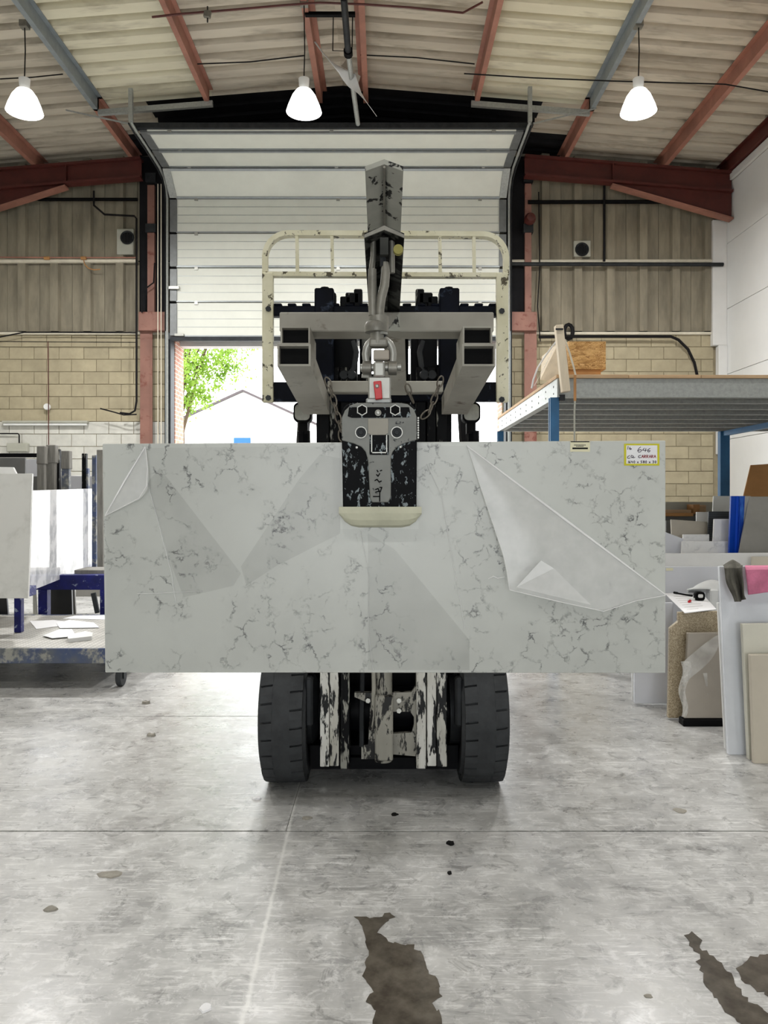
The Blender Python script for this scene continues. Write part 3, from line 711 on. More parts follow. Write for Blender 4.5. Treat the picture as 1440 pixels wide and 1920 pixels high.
# ------------------------------------------------------------------ roof services
LY = 9.75
def pendant(x, y, label, z=None, watt=LAMP_W):
    z = z or H+4.98
    t = thing('pendant_lamp', label, 'lamp', (x, y, z-.12), group='high bay pendant lamps')
    MB().lathe([(.05,.20),(.10,.19),(.15,.12),(.20,0),(.225,-.08),(.215,-.08),(.19,0),(.14,.11),(.05,.17)], (x,y,z), 'z', 28, close=True).build('prismatic_shade', 'shade_glow', t, smooth=True)
    MB().lathe([(0,.20),(.06,.20),(.07,.34),(.0,.36)], (x,y,z), 'z', 20).build('driver', 'white_plastic', t, smooth=True)
    MB().lathe([(0,-.12),(.10,-.11),(.17,-.085),(.20,-.06)], (x,y,z), 'z', 24).build('diffuser', 'lamp_glow', t, smooth=True)
    MB().tube([(x,y,z+.35), (x+.01,y,z+.7), (x,y,zroof(x)+.05)], .008, 5).build('cord', 'black_cable', t)
    MB().box(x-.05, x+.05, y-.05, y+.05, zroof(x)-.02, zroof(x)+.06).build('hook_box', 'zinc_dull', t)
    l = bpy.data.lights.new('lamp_light', 'AREA'); l.shape = 'DISK'; l.size = .36; l.energy = watt; l.color = (1, .985, .96)
    o = bpy.data.objects.new('lamp_light', l); col.objects.link(o); o.parent = t['_e']; o.location = (0, 0, -.01)
pendant(PX(46, LY), LY, 'glowing pendant lamp at the left edge under the roof')
pendant(PX(570, LY), LY, 'glowing pendant lamp above the middle of the door')
pendant(PX(1197, LY), LY, 'glowing pendant lamp nearest the white wall')
for i, x in enumerate((PX(46, LY), PX(570, LY), PX(1197, LY))):
    for y in (3.6, -2.6):
        pendant(x, y, 'pendant lamp out of view above the viewer, %s of the %s row' % (('leftmost','middle','rightmost')[i], 'nearer' if y < 0 else 'farther'), watt=LAMP_FRONT)
pd = thing('flue_pipe', 'dark pipe slung under the ridge, its far end grey', 'pipe', P(655, 60, 10))
MB().cyl((-.47, 9.0, H+5.86), (-.47, 10.1, H+5.86), .042, n=12).build('pipe', 'dark_steel', pd, smooth=True)
MB().cyl((-.47, 10.1, H+5.86), (-.40, 11.8, H+5.75), .036, n=12).build('pipe_end', 'galv', pd, smooth=True)
MB().tube([(-.47,10.05,H+5.86), (-.47,10.15,H+5.86)], .06, 12).build('collar', 'black', pd)
hb = MB().box(PX(572,9.95), PX(666,9.95), 9.92, 9.98, PZ(30,9.95), PZ(24,9.95)); one(hb, 'hanger_bar', 'black', 'black crossbar hung between the two ridge purlins', 'bar')
cable('hanger_wire', [(625,24),(624,95),(660,96),(661,30)], 10.2, .008, 'black_cable', 'thin U-shaped wire hanging below the ridge crossbar', 'wire')
cable('overhead_cable', [(285,32),(340,26),(440,18),(530,10),(600,5),(680,8),(770,14),(868,24),(905,4)], 9.6, .014, 'red_dark', 'brown cable strung across under the roof sheets', 'cable')
eb = thing('cable_clip', 'small square fitting hanging on the overhead cable', 'fitting', P(389, 40, 9.6))
MB().obox(P(389,27,9.58), (.09,.05,.09), (0, R(10), 0)).build('body', 'zinc_dull', eb, bevel=.01)
MB().tube([P(389,12,9.58), P(389,42,9.58)], .01, 5).build('rod', 'dark_steel', eb)
cable('tie_wire', [(370,120),(470,116),(572,104)], 10.9, .009, 'black_cable', 'thin dark wire between purlins left of the ridge', 'wire')
cable('tie_wire', [(676,103),(780,108),(890,120)], 10.9, .009, 'black_cable', 'thin dark wire between purlins right of the ridge', 'wire')
cable('tie_wire', [(870,138),(1000,146),(1150,152),(1360,158),(1440,172)], 10.5, .009, 'black_cable', 'long thin dark wire crossing the right roof slope', 'wire')
cable('tie_wire', [(0,148),(60,145),(118,139)], 10.9, .009, 'black_cable', 'thin dark wire at the left edge of the roof', 'wire')
# torn plastic strip hanging from the ridge
tp = thing('torn_plastic', 'torn pale plastic strip dangling from the ridge purlins', 'plastic', P(650, 220, 10.6))
cpts = [(590,78,.02),(606,96,.05),(622,110,.06),(640,126,.09),(655,140,.16),(663,158,.12),(674,178,.06),(690,202,.035),(706,224,.012)]
def tfn(u, v):
    f = u*(len(cpts)-1); i = min(int(f), len(cpts)-2); k = f-i
    a, b = cpts[i], cpts[i+1]
    p = P(a[0]+(b[0]-a[0])*k, a[1]+(b[1]-a[1])*k, 10.6); wd = a[2]+(b[2]-a[2])*k
    return p+Vector((wd*(v-.5)*.9, .12*math.sin(u*9)*(v-.5)+.1*math.sin(u*5), wd*(v-.5)*.5))
MB().grid(tfn, 40, 5).build('strip', 'film_white', tp, solid=.003, smooth=True)
MB().add([P(640,124,10.55), P(650,110,10.6), P(662,132,10.58), P(672,156,10.62), P(676,143,10.6), P(663,138,10.5)], [(0,1,2),(2,4,3),(0,2,5)]).build('torn_corner', 'stone_taupe', tp, solid=.003)

# ------------------------------------------------------------------ outside
hs = thing('gabled_house', 'white rendered gable-ended building across the yard', 'building', P(455, 1010, 30))
ya = 30; ap = P(456, 735, ya); hw_ = 5.2; ez = ap.z-.455*hw_
MB().prism([(ap.x-hw_, -.02), (ap.x+hw_, -.02), (ap.x+hw_, ez), (ap.x, ap.z), (ap.x-hw_, ez)], 'y', ya, ya+12).build('walls', 'render_white', hs)
for s_ in (-1, 1):
    a = Vector((ap.x, 0, ap.z)); b = Vector((ap.x+s_*(hw_+.25), 0, ap.z-.455*(hw_+.25)))
    MB().hexa([a+Vector((0,ya-.15,0)), b+Vector((0,ya-.15,0)), b+Vector((0,ya-.15,.09)), a+Vector((0,ya-.15,.09))],
              [a+Vector((0,ya+12,0)), b+Vector((0,ya+12,0)), b+Vector((0,ya+12,.09)), a+Vector((0,ya+12,.09))]).build('roof_slope', 'roof_edge', hs)
MB().box(PX(446,ya), PX(468,ya), ya-.03, ya, PZ(795,ya), PZ(791,ya)).build('wall_vent', 'vent_grey', hs)
MB().box(PX(452,ya), PX(461,ya), ya-.03, ya, PZ(806,ya), PZ(803,ya)).build('wall_vent', 'vent_grey', hs)
MB().box(PX(439,ya), PX(470,ya), ya-.08, ya, PZ(850,ya), PZ(821,ya)).build('blue_sign', 'sign_blue', hs)
tr = thing('leafy_tree', 'leafy bright green tree outside the door opening', 'tree', P(330, 1030, 22))
tb = Vector((P(330, 935, 22).x, 22, -.02))
MB().tube([tb, tb+Vector((.1,0,2.2)), tb+Vector((.05,.1,4.2)), tb+Vector((.25,.1,6.0))], [.24,.18,.13,.05], 10).build('trunk', 'bark', tr, smooth=True)
rnd = random.Random(3)
cc = P(335, 640, 22)
for k in range(9):
    a = rnd.uniform(0, 6.28); e = Vector((math.cos(a)*1.1, math.sin(a)*.8, rnd.uniform(-1.2, 1.2)))
    s0 = tb+Vector((.08,.05,rnd.uniform(2.4,4.6)))
    MB().tube([s0, s0+(cc+e-s0)*.5+Vector((0,0,.15)), cc+e], [.06,.035,.012], 6).build('branch', 'bark', tr)
clump = [(cc+Vector((rnd.gauss(0,.75), rnd.gauss(0,.6), rnd.gauss(0,.8))), rnd.uniform(.22,.5)) for _ in range(46)]
clump += [(P(px,py,22+rnd.uniform(-.4,.4)), r) for px, py, r in ((352,690,.4),(360,720,.35),(350,750,.28),(385,700,.35),(400,680,.4),(418,665,.35),(430,655,.3),(425,690,.22),(405,725,.2),(375,735,.22),(352,768,.14),(390,748,.15),(415,708,.16))]
lm = MB()
for c_, r in clump:
    for _ in range(int(430*r)):
        q = c_+Vector((rnd.gauss(0,r*.5), rnd.gauss(0,r*.5), rnd.gauss(0,r*.5))); s_ = rnd.uniform(.035,.07)
        a = Vector((rnd.gauss(0,1), rnd.gauss(0,1), rnd.gauss(0,1))).normalized(); b = a.orthogonal().normalized()
        lm.add([q+a*s_, q+b*s_*.6, q-a*s_, q-b*s_*.6], [(0,1,2,3)])
lm.build('crown', 'leaf', tr)

# ------------------------------------------------------------------ forklift
fk = thing('forklift_truck', 'dark worn forklift truck facing the viewer with raised carriage', 'forklift', (0, 3.9, 0))
AX, AZ, TR = 3.86, .345, .345
def tyre(x0, x1, y, r, part='front_tyre', steps=26, rim='rim'):
    mb = MB(); wd = x1-x0; c = (x0, y, r)
    mb.lathe([(r*.56,.01),(r*.62,-.006),(r*.86,-.008),(r-.028,.008),(r-.016,.02),(r-.016,wd-.02),(r-.028,wd-.008),(r*.86,wd+.008),(r*.62,wd+.006),(r*.56,wd-.01)], c, 'x', 52, close=True)
    mb.lathe([(r-.018,wd*.30),(r,wd*.30),(r+.001,wd*.5),(r,wd*.70),(r-.018,wd*.70)], c, 'x', 52)
    for side in (0, 1):
        for k in range(steps):
            a0 = 2*math.pi*(k+.5*side)/steps; a1 = a0+2*math.pi/steps*.88; tw = .045*(1 if side else -1)
            ta, tb_ = ((0.004, wd*.305) if side == 0 else (wd*.695, wd-.004))
            ro = r-.004
            def pt(t, a, rr): 
                sh = tw*abs((t-wd/2)/wd)*1.5
                return Vector((x0+t, y+rr*math.sin(a+sh), r+rr*math.cos(a+sh)))
            inn, out = (tb_, ta) if side == 0 else (ta, tb_)
            A = [pt(inn,a0,r-.02), pt(out,a0,r-.03), pt(out,a0,ro), pt(inn,a0,r)]
            M = [pt(inn,(a0+a1)/2,r-.02), pt(out,(a0+a1)/2,r-.03), pt(out,(a0+a1)/2,ro+.002), pt(inn,(a0+a1)/2,r+.003)]
            B = [pt(inn,a1,r-.02), pt(out,a1,r-.03), pt(out,a1,ro), pt(inn,a1,r)]
            mb.hexa(A, M); mb.hexa(M, B)
    t = mb.build(part, 'rubber_black', fk, smooth=True)
    xo = x0+.03 if x0 < 0 else x1-.03; s_ = -1 if x0 < 0 else 1
    MB().lathe([(0,.02*s_),(r*.2,.025*s_),(r*.25,0),(r*.5,-.01*s_),(r*.57,.03*s_)], (xo, y, r), 'x', 28).build(rim, 'cylinder_grey', t, smooth=True)
    MB().lathe([(r*.56,0),(r*.3,.02*s_),(0,.02*s_)], ((x1-.02) if x0 < 0 else (x0+.02), y, r), 'x', 28).build(rim, 'dark_steel', t, smooth=True)
tyre(PX(482,3.5), PX(482,3.5)+.205, AX, TR); tyre(PX(957,3.5)-.205, PX(957,3.5), AX, TR)
tyre(-.50, -.33, 5.55, .26, 'rear_tyre', 20); tyre(.33, .50, 5.55, .26, 'rear_tyre', 20)
MB().cyl((-.40,AX,AZ), (.40,AX,AZ), .11, n=20).build('drive_axle', 'guard_dark', fk, smooth=True)
for s_ in (-1, 1):
    MB().lathe([(.0,0),(.17,0),(.17,.05),(.12,.08),(.0,.08)], (s_*.36-.04, AX, AZ), 'x', 24).build('brake_drum', 'dark_steel', fk, smooth=True)
    MB().box(s_*.352-.018, s_*.352+.018, AX-.26, AX-.20, .33, .56).build('tilt_bracket', 'dark_steel', fk, bevel=.01)
MB().box(-.42, .42, 4.02, 4.12, .09, 1.28).build('front_bulkhead', 'guard_dark', fk)
MB().box(-.36, .36, 3.74, 4.02, .085, .20).build('under_plate', 'guard_dark', fk)
bd = MB().prism([(4.12,.09),(6.05,.10),(6.25,.5),(6.25,1.05),(6.1,1.2),(4.95,1.2),(4.85,.62),(4.3,.55),(4.25,1.22),(4.12,1.28)], 'x', -.53, .53).build('body', 'guard_dark', fk, bevel=.02)
MB().box(-.56, .56, 5.5, 6.28, .42, 1.18).build('counterweight', 'carriage_blue', fk, bevel=.06, seg=3)
st = MB().box(-.24, .24, 4.95, 5.4, 1.2, 1.32).build('seat', 'black', fk, bevel=.03, seg=2)
MB().obox((0, 5.42, 1.55), (.46, .1, .5), (R(-10),0,0)).build('seat_back', 'black', st, bevel=.03, seg=2)
sw = MB().tube([Vector((.16*math.cos(a), 4.55+.16*math.sin(a)*.86, 1.36+.16*math.sin(a)*.3)) for a in [k*math.pi/10 for k in range(20)]], .014, 8, closed=True).build('steering_wheel', 'black', fk, smooth=True)
MB().tube([(0,4.55,1.36), (0,4.4,1.15)], .025, 8).build('steering_column', 'guard_dark', sw)
# overhead guard
og = MB()
for s_ in (-1, 1):
    og.tube([(s_*.47,4.18,1.25), (s_*.45,4.35,1.9), (s_*.42,4.55,2.09), (s_*.42,5.6,2.11), (s_*.44,5.85,2.0), (s_*.47,6.0,1.2)], .035, 8)
for k in range(7): og.tube([(-.42, 4.6+k*.16, 2.10), (.42, 4.6+k*.16, 2.10)], .018, 6)
og.box(-.42, .42, 4.5, 4.56, 2.06, 2.13)
og.build('overhead_guard', 'guard_dark', fk, smooth=True)
# mast: outer rails, inner rails, cross members, cylinders, chains
MY = 3.60
def channel(x0, x1, y0, y1, z0, z1, m, name):
    t = .022; s_ = 1 if x0 >= 0 else -1
    p = [(x0,y0),(x1,y0),(x1,y0+t),(x0+t,y0+t),(x0+t,y1-t),(x1,y1-t),(x1,y1),(x0,y1)] if s_ < 0 else [(x0,y0),(x1,y0),(x1,y1),(x0,y1),(x0,y1-t),(x1-t,y1-t),(x1-t,y0+t),(x0,y0+t)]
    return MB().prism(p, 'z', z0, z1).build(name, m, fk)
def xm(px): return PX(px, MY)
zb_ = PZ(1438, MY)
for (a, b, m, z0, yo) in ((600,617,'mast_worn',zb_,0),(618,635,'mast_worn',zb_+.002,.004),(638,655,'mast_dark',zb_-.014,.012)):
    MB().box(xm(a), xm(b), MY+yo, MY+.13, z0, 1.30).build('mast_rail', m, fk, bevel=.003)
    MB().box(xm(a), xm(b), MY+yo+.01, MY+.13, 1.30, 2.02).build('upper_mast_rail', 'mast_dark', fk, bevel=.003)
for (a, b, m, z0, yo) in ((781,799,'mast_worn',zb_-.012,.008),(801,818,'mast_worn',zb_+.002,.002),(819,838,'mast_worn',zb_,0)):
    MB().box(xm(a), xm(b), MY+yo, MY+.13, z0, 1.30).build('mast_rail', m, fk, bevel=.003)
    MB().box(xm(a), xm(b), MY+yo+.01, MY+.13, 1.30, 2.02).build('upper_mast_rail', 'mast_dark', fk, bevel=.003)
channel(-.30, -.17, MY+.13, MY+.26, .12, 2.05, 'guard_dark', 'outer_mast_channel'); channel(.17, .30, MY+.13, MY+.26, .12, 2.05, 'guard_dark', 'outer_mast_channel')
for s_ in (-1, 1): MB().box(min(s_*.13,s_*.245), max(s_*.13,s_*.245), MY+.10, MY+.22, 1.2, 2.30).build('inner_mast_channel', 'guard_dark', fk, bevel=.004)
MB().cyl((PX(719,MY), MY+.06, zb_+.01), (PX(719,MY), MY+.06, 1.55), .042, n=20).build('lift_cylinder', 'cylinder_grey', fk, smooth=True)
cm = MB().prism([(xm(664),PZ(1312,MY)),(xm(664),PZ(1304,MY)),(xm(704),PZ(1304,MY)),(xm(704),PZ(1430,MY)),(xm(677),PZ(1430,MY)),(xm(677),PZ(1405,MY)),(xm(690),PZ(1402,MY)),(xm(694),PZ(1325,MY))], 'y', MY+.05, MY+.075)
cm.build('cross_plate', 'cylinder_grey', fk)
MB().prism([(xm(733),PZ(1304,MY)),(xm(772),PZ(1303,MY)),(xm(780),PZ(1292,MY)),(xm(783),PZ(1292,MY)),(xm(783),PZ(1425,MY)),(xm(735),PZ(1421,MY)),(xm(735),PZ(1382,MY)),(xm(772),PZ(1380,MY)),(xm(777),PZ(1365,MY)),(xm(777),PZ(1350,MY)),(xm(770),PZ(1340,MY)),(xm(735),PZ(1340,MY))], 'y', MY+.05, MY+.075).build('cross_plate', 'cylinder_grey', fk)
MB().box(xm(703), xm(737), MY+.005, MY+.05, PZ(1428,MY), PZ(1305,MY)).build('cylinder_clamp', 'cylinder_grey', fk, bevel=.006)
for px, py in ((748,1314),(748,1333),(690,1314)):
    MB().cyl(P(px,py,MY+.05), P(px,py,MY+.03), .012, n=6).build('bolt', 'zinc', fk)
MB().tube([P(700,1250,MY+.03), P(701,1290,MY+.03), P(699,1340,MY+.03), P(695,1368,MY+.03)], .010, 8).build('hydraulic_hose', 'cylinder_grey', fk, smooth=True)
MB().tube([P(680,1250,MY+.08), P(678,1345,MY+.08), P(678,1400,MY+.05)], .012, 8).build('hydraulic_hose', 'dark_steel', fk, smooth=True)
MB().box(-.30, .30, MY+.1, MY+.2, zb_-.03, zb_+.01).build('mast_foot', 'guard_dark', fk)
MB().box(-.30, .30, MY+.13, MY+.17, .9, 1.15).build('mast_tie', 'guard_dark', fk)
MB().box(-.34, .34, MY+.27, MY+.32, 1.62, 1.86).build('mast_tie', 'guard_dark', fk)
for s_ in (-1, 1):
    MB().cyl((s_*.09, MY+.18, 1.3), (s_*.09, MY+.18, 2.2), .03, n=14).build('free_lift_cylinder', 'mast_dark', fk, smooth=True)
# carriage
CY = 3.58
cg = MB()
zt0, zt1 = PZ(592, CY), PZ(573, CY)
cg.box(PX(509,CY), PX(937,CY), CY, CY+.05, zt0, zt1)
for k in range(16): 
    x = PX(512+k*27, CY); cg.box(x, x+.04, CY+.002, CY+.05, zt1, zt1+.012)
cg.build('carriage_bar', 'carriage_blue', fk, bevel=.004)
MB().box(PX(509,CY), PX(937,CY), CY, CY+.05, PZ(752,CY), PZ(716,CY)).build('carriage_bar', 'carriage_blue', fk, bevel=.004)
for a, b in ((590,626),(824,861)):
    p = MB().box(PX(a,CY), PX(b,CY), CY-.015, CY+.09, PZ(752,CY), PZ(541,CY)).build('carriage_upright', 'carriage_blue', fk, bevel=.006)
    MB().cyl((PX((a+b)/2,CY), CY+.03, PZ(541,CY)), (PX((a+b)/2,CY), CY+.03, PZ(536,CY)), .02, n=8).build('grease_cap', 'guard_dark', p)
for a, s_ in ((627,1),(782,-1)):
    for (u0, u1, v0, v1) in ((0,6,545,580),(14,34,552,580),(24,50,545,566),(40,56,538,580)):
        u0, u1 = (u0, u1) if s_ > 0 else (38-u1+20, 38-u0+20)
        MB().box(PX(a+u0-4,CY), PX(a+u1-4,CY), CY+.03, CY+.09, PZ(v1,CY), PZ(v0,CY)).build('chain_anchor', 'mast_dark', fk, bevel=.005)
for px in (622, 660, 800, 828):
    pass
for s_, px in ((-1, 662), (1, 793)):
    pts = [P(px, 640, CY+.06), P(px-s_*6, 660, CY+.05), P(px-s_*2, 690, CY+.05), P(px+s_*10, 706, CY+.05)]
    MB().tube(pts, .014, 8).build('hydraulic_hose', 'rubber_black', fk, smooth=True)
    for kx in (0, 14):
        MB().lathe([(.0,-.01),(.02,-.01),(.024,0)], P(px-s_*-24+kx-7+s_*-14, 703, CY-.0), 'y', 12).build('roller', 'dark_steel', fk, smooth=True)
    MB().box(PX(px-24 if s_ < 0 else px-6, CY), PX(px+6 if s_ < 0 else px+28, CY), CY+.05, CY+.09, PZ(716,CY), PZ(618,CY)).build('guard_plate', 'guard_dark', fk)
# cream load guard
GY = 3.56
gd = MB()
def gp(px, py): return P(px, py, GY)
arc = lambda cx, cy, r, a0, a1, n=7: [gp(cx+r*math.cos(R(a0+(a1-a0)*k/n)), cy-r*math.sin(R(a0+(a1-a0)*k/n))) for k in range(n+1)]
top = [gp(496,513)]+arc(540,480,44,180,90)+arc(906,482,44,90,0)+[gp(950,515)]
def flat(pts, half, y0, y1):           # flat bar swept along a line in the guard's plane
    mb = MB(); n = len(pts); L, Rr = [], []
    for i, p in enumerate(pts):
        d = (pts[min(i+1,n-1)]-pts[max(i-1,0)]); d.normalize(); s_ = Vector((-d.z, 0, d.x))
        L.append(p+s_*half); Rr.append(p-s_*half)
    vs = []
    for a, b in zip(L, Rr): vs += [(a.x,y0,a.z),(b.x,y0,b.z),(b.x,y1,b.z),(a.x,y1,a.z)]
    fs = [(i*4+k, i*4+(k+1)%4, i*4+4+(k+1)%4, i*4+4+k) for i in range(n-1) for k in range(4)]+[(0,3,2,1),tuple((n-1)*4+k for k in range(4))]
    return mb.add(vs, fs)
lg = flat(top, .0115, GY, GY+.045).build('load_guard', 'cream_guard', fk)
flat([gp(498,513), gp(950,515)], .010, GY, GY+.04).build('guard_rail', 'cream_guard', lg)
for px in (556, 622, 825, 889): flat([gp(px,440), gp(px+1,510)], .007, GY+.005, GY+.03).build('guard_bar', 'cream_guard', lg)
for a, b in ((492,512),(931,953)):
    u = MB().box(PX(a,GY), PX(b,GY), GY-.01, GY+.03, PZ(754,GY), PZ(512,GY)).build('guard_upright', 'cream_guard', lg, bevel=.003)
for px, py in ((503,579),(503,746),(941,583),(941,749)):
    MB().cyl(P(px,py,GY-.01), P(px,py,GY-.028), .014, n=6).build('bolt', 'rubber_black', fk)
# head lamps
for px in (567, 884):
    y = 4.05
    t = MB().prism(rrect(PX(px-17,y), PX(px+17,y), PZ(792,y), PZ(754,y), .03), 'y', y, y+.08).build('headlamp', 'black', fk)
    MB().prism(rrect(PX(px-14,y), PX(px+14,y), PZ(788,y), PZ(758,y), .024), 'y', y-.006, y+.002).build('lens', 'lens', t)
    MB().box(PX(px-8,y), PX(px+9,y), y+.02, y+.08, PZ(812,y), PZ(792,y)).build('lamp_bracket', 'black', t)
    MB().tube([P(px+2,808,y+.05), P(px+4,870,y+.08), P(px+6,905,4.18)], .035, 8).build('lamp_post', 'guard_dark', t)
MB().tube([P(612,770,4.3), P(611,800,4.3), P(604,832,4.3), P(600,870,4.3)], .018, 8).build('grab_handle', 'galv', fk, smooth=True)

# ------------------------------------------------------------------ fork-mounted jib
jb = thing('fork_jib', 'grey steel lifting jib sleeved over the forklift forks', 'lifting jib', (0, 3.0, 1.8))
def sq_tube(c0, c1, w_, h_, t, m, name):       # hollow rectangular tube along a line in y-z
    c0, c1 = Vector(c0), Vector(c1)
    def ring(c, a, b): return [c+Vector((-a,0,-b)), c+Vector((a,0,-b)), c+Vector((a,0,b)), c+Vector((-a,0,b))]
    o0, o1, i0, i1 = ring(c0,w_/2,h_/2), ring(c1,w_/2,h_/2), ring(c0,w_/2-t,h_/2-t), ring(c1,w_/2-t,h_/2-t)
    vs = o0+o1+i0+i1; fs = []
    for k in range(4):
        n = (k+1)%4
        fs += [(k,n,4+n,4+k), (8+k,12+k,12+n,8+n), (k,8+k,8+n,n), (4+k,4+n,12+n,12+k)]
    return MB().add(vs, fs).build(name, m, jb)
for s_ in (-1, 1):
    cx = PX(553,2.75) if s_ < 0 else PX(896,2.75)
    cxf = PX(594,3.55) if s_ < 0 else PX(852,3.55)
    sq_tube((cx, 2.72, 1.908), (cxf+.0, 3.55, 1.828), .118, .078, .007, 'jib_grey', 'fork_sleeve')
    MB().hexa([Vector((cx-.05,2.75,1.875)),Vector((cx+.05,2.75,1.875)),Vector((cx+.05,2.75,1.935)),Vector((cx-.05,2.75,1.935))],
              [Vector((cxf-.045,3.60,1.80)),Vector((cxf+.045,3.60,1.80)),Vector((cxf+.045,3.60,1.85)),Vector((cxf-.045,3.60,1.85))]).build('fork', 'black', fk)
    MB().box(cx-.046, cx+.046, 2.79, 2.98, 1.956, 2.014).build('sleeve_shade', 'black', jb)  # black filler stands for the shade inside the upper sleeve
    sq_tube((cx, 2.76, 1.986), (cx, 3.0, 1.972), .106, .066, .006, 'jib_grey', 'upper_sleeve')
MB().box(PX(524,2.85), PX(926,2.85), 2.85, 2.99, 2.02, 2.092).build('cross_beam', 'jib_grey', jb, bevel=.004)
MB().box(PX(615,3.45), PX(830,3.45), 3.42, 3.50, PZ(737,3.45), PZ(716,3.45)).build('rear_cross_beam', 'jib_grey', jb, bevel=.004)
def vee(y0, apex0, eave0, hw0, y1, apex1, eave1, hw1, m, name, t=.012, cx=0.0):
    def prof(y, a, e, hw): return [Vector((cx-hw,y,e)), Vector((cx,y,a)), Vector((cx+hw,y,e)), Vector((cx+hw,y,e+t*1.2)), Vector((cx,y,a+t*1.25)), Vector((cx-hw,y,e+t*1.2))]
    A, B = prof(y0,apex0,eave0,hw0), prof(y1,apex1,eave1,hw1)
    vs = A+B; n = 6
    fs = [(i,i+n,(i+1)%n+n,(i+1)%n) for i in range(n)]+[(0,1,4,5),(1,2,3,4),(11,10,7,6),(10,9,8,7)]
    return MB().add(vs, fs).build(name, m, jb)
cxj = PX(720.5,2.2)
ua = vee(2.30, PZ(308,2.30), PZ(321,2.30), .0572, 3.0, 2.315, 2.285, .0572, 'arm_grey', 'upper_arm', cx=cxj)
MB().tube([(cxj,2.30,PZ(312,2.30)-.002), (cxj,2.98,2.305)], .004, 6).build('weld_seam', 'zinc_dull', ua)
MB().hexa([Vector((cxj-.03,2.93,2.09)),Vector((cxj+.03,2.93,2.09)),Vector((cxj+.03,2.99,2.09)),Vector((cxj-.03,2.99,2.09))],
          [Vector((cxj-.03,2.93,2.32)),Vector((cxj+.03,2.93,2.32)),Vector((cxj+.03,2.99,2.32)),Vector((cxj-.03,2.99,2.32))]).build('arm_post', 'arm_grey', jb)
la = vee(2.20, PZ(432,2.20), PZ(447,2.20), .0572, 2.97, 2.115, 2.088, .0572, 'arm_dark', 'hook_arm', cx=cxj)
MB().add([Vector((cxj-.0572,2.195,PZ(447,2.2))), Vector((cxj,2.195,PZ(432,2.2))), Vector((cxj+.0572,2.195,PZ(447,2.2))), Vector((cxj+.0572,2.195,PZ(441,2.2))), Vector((cxj,2.195,PZ(424,2.2))), Vector((cxj-.0572,2.195,PZ(441,2.2))),
          Vector((cxj-.0572,2.21,PZ(447,2.2))), Vector((cxj,2.21,PZ(432,2.2))), Vector((cxj+.0572,2.21,PZ(447,2.2))), Vector((cxj+.0572,2.21,PZ(441,2.2))), Vector((cxj,2.21,PZ(424,2.2))), Vector((cxj-.0572,2.21,PZ(441,2.2)))],
         [(0,1,4,5),(1,2,3,4),(11,10,7,6),(10,9,8,7),(0,6,7,1),(1,7,8,2),(5,4,10,11),(4,3,9,10),(0,5,11,6),(2,8,9,3)]).build('end_cap', 'zinc_dull', la)
for s_ in (-1, 1):                          # deep side cheeks of the arm
    A = [Vector((cxj+s_*.0572-.004,2.21,PZ(447,2.2)-.004)), Vector((cxj+s_*.0572+.004,2.21,PZ(447,2.2)-.004))]
MB().box(cxj-.012, cxj+.012, 2.205, 2.9, 2.10, PZ(444,2.2)).build('centre_rib', 'arm_dark', la)
MB().cyl((cxj+.04,2.215,PZ(468,2.2)), (cxj+.04,2.195,PZ(468,2.2)), .014, n=14).build('end_bolt', 'yellow_paint', la)
MB().add([Vector((cxj+.058,2.84,2.09)), Vector((cxj+.058,2.84,2.02)), Vector((cxj+.01,2.84,2.02)), Vector((cxj+.058,2.85,2.09)), Vector((cxj+.058,2.85,2.02)), Vector((cxj+.01,2.85,2.02))],
         [(0,1,2),(5,4,3),(0,3,4,1),(1,4,5,2),(2,5,3,0)]).build('gusset', 'arm_grey', jb)
# lower strut between the two cross beams
MB().hexa([Vector((PX(735,2.9)-.03,2.95,2.03)),Vector((PX(735,2.9)+.05,2.95,2.03)),Vector((PX(735,2.9)+.05,2.99,2.03)),Vector((PX(735,2.9)-.03,2.99,2.03))],
          [Vector((PX(735,2.9)-.03,3.42,1.86)),Vector((PX(735,2.9)+.07,3.42,1.86)),Vector((PX(735,2.9)+.07,3.46,1.90)),Vector((PX(735,2.9)-.03,3.46,1.90))]).build('spine', 'jib_grey', jb)

# ------------------------------------------------------------------ hook and shackle set
HY = 2.235
def q(px, py, dy=0): return P(px, py, HY+dy)
hk = thing('lifting_hook', 'bent steel hook hanging from the jib arm', 'hook', q(712, 620))
for px in (700, 735): MB().tube([q(px,452,.02), q(px,480,.02), q(px-(4 if px<720 else 0),512,.02)], .0085, 10).build('side_rod', 'zinc_dull', hk, smooth=True)
MB().tube([q(698,505), q(698,560), q(699,592)], .0125, 12).build('side_rod', 'zinc_dull', hk, smooth=True)
MB().tube([q(722,492), q(723,512), q(721,535), q(715,558), q(712,580), q(712,598)], [.010,.013,.0135,.0135,.0135,.013], 14).build('hook_shank', 'zinc_dull', hk, smooth=True)
MB().tube([q(718,450), q(718,500)], .009, 8).build('hook_pin', 'dark_steel', hk)
MB().cyl(q(710,617,0), q(710,594,0), .0295, n=22).build('collar', 'zinc_dull', hk, smooth=True)
MB().lathe([(.0,-.022),(.034,-.018),(.036,.0),(.03,.012),(0,.014)], q(706,612), 'z', 20).build('swivel_ring', 'zinc_dull', hk, smooth=True)
MB().cyl(q(716,628,-.005), q(716,616,-.005), .0175, n=6).build('hex_nut', 'zinc', hk)
MB().cyl(q(716,637), q(716,628), .012, n=12).build('thread', 'dark_steel', hk)
MB().cyl(q(708,645), q(708,616), .021, n=16).build('swivel_body', 'zinc_dull', hk, smooth=True)
MB().box(q(692,0).x, q(727,0).x, HY-.02, HY+.02, PZ(652,HY), PZ(636,HY)).build('bow_seat', 'zinc_dull', hk, bevel=.006, seg=2)
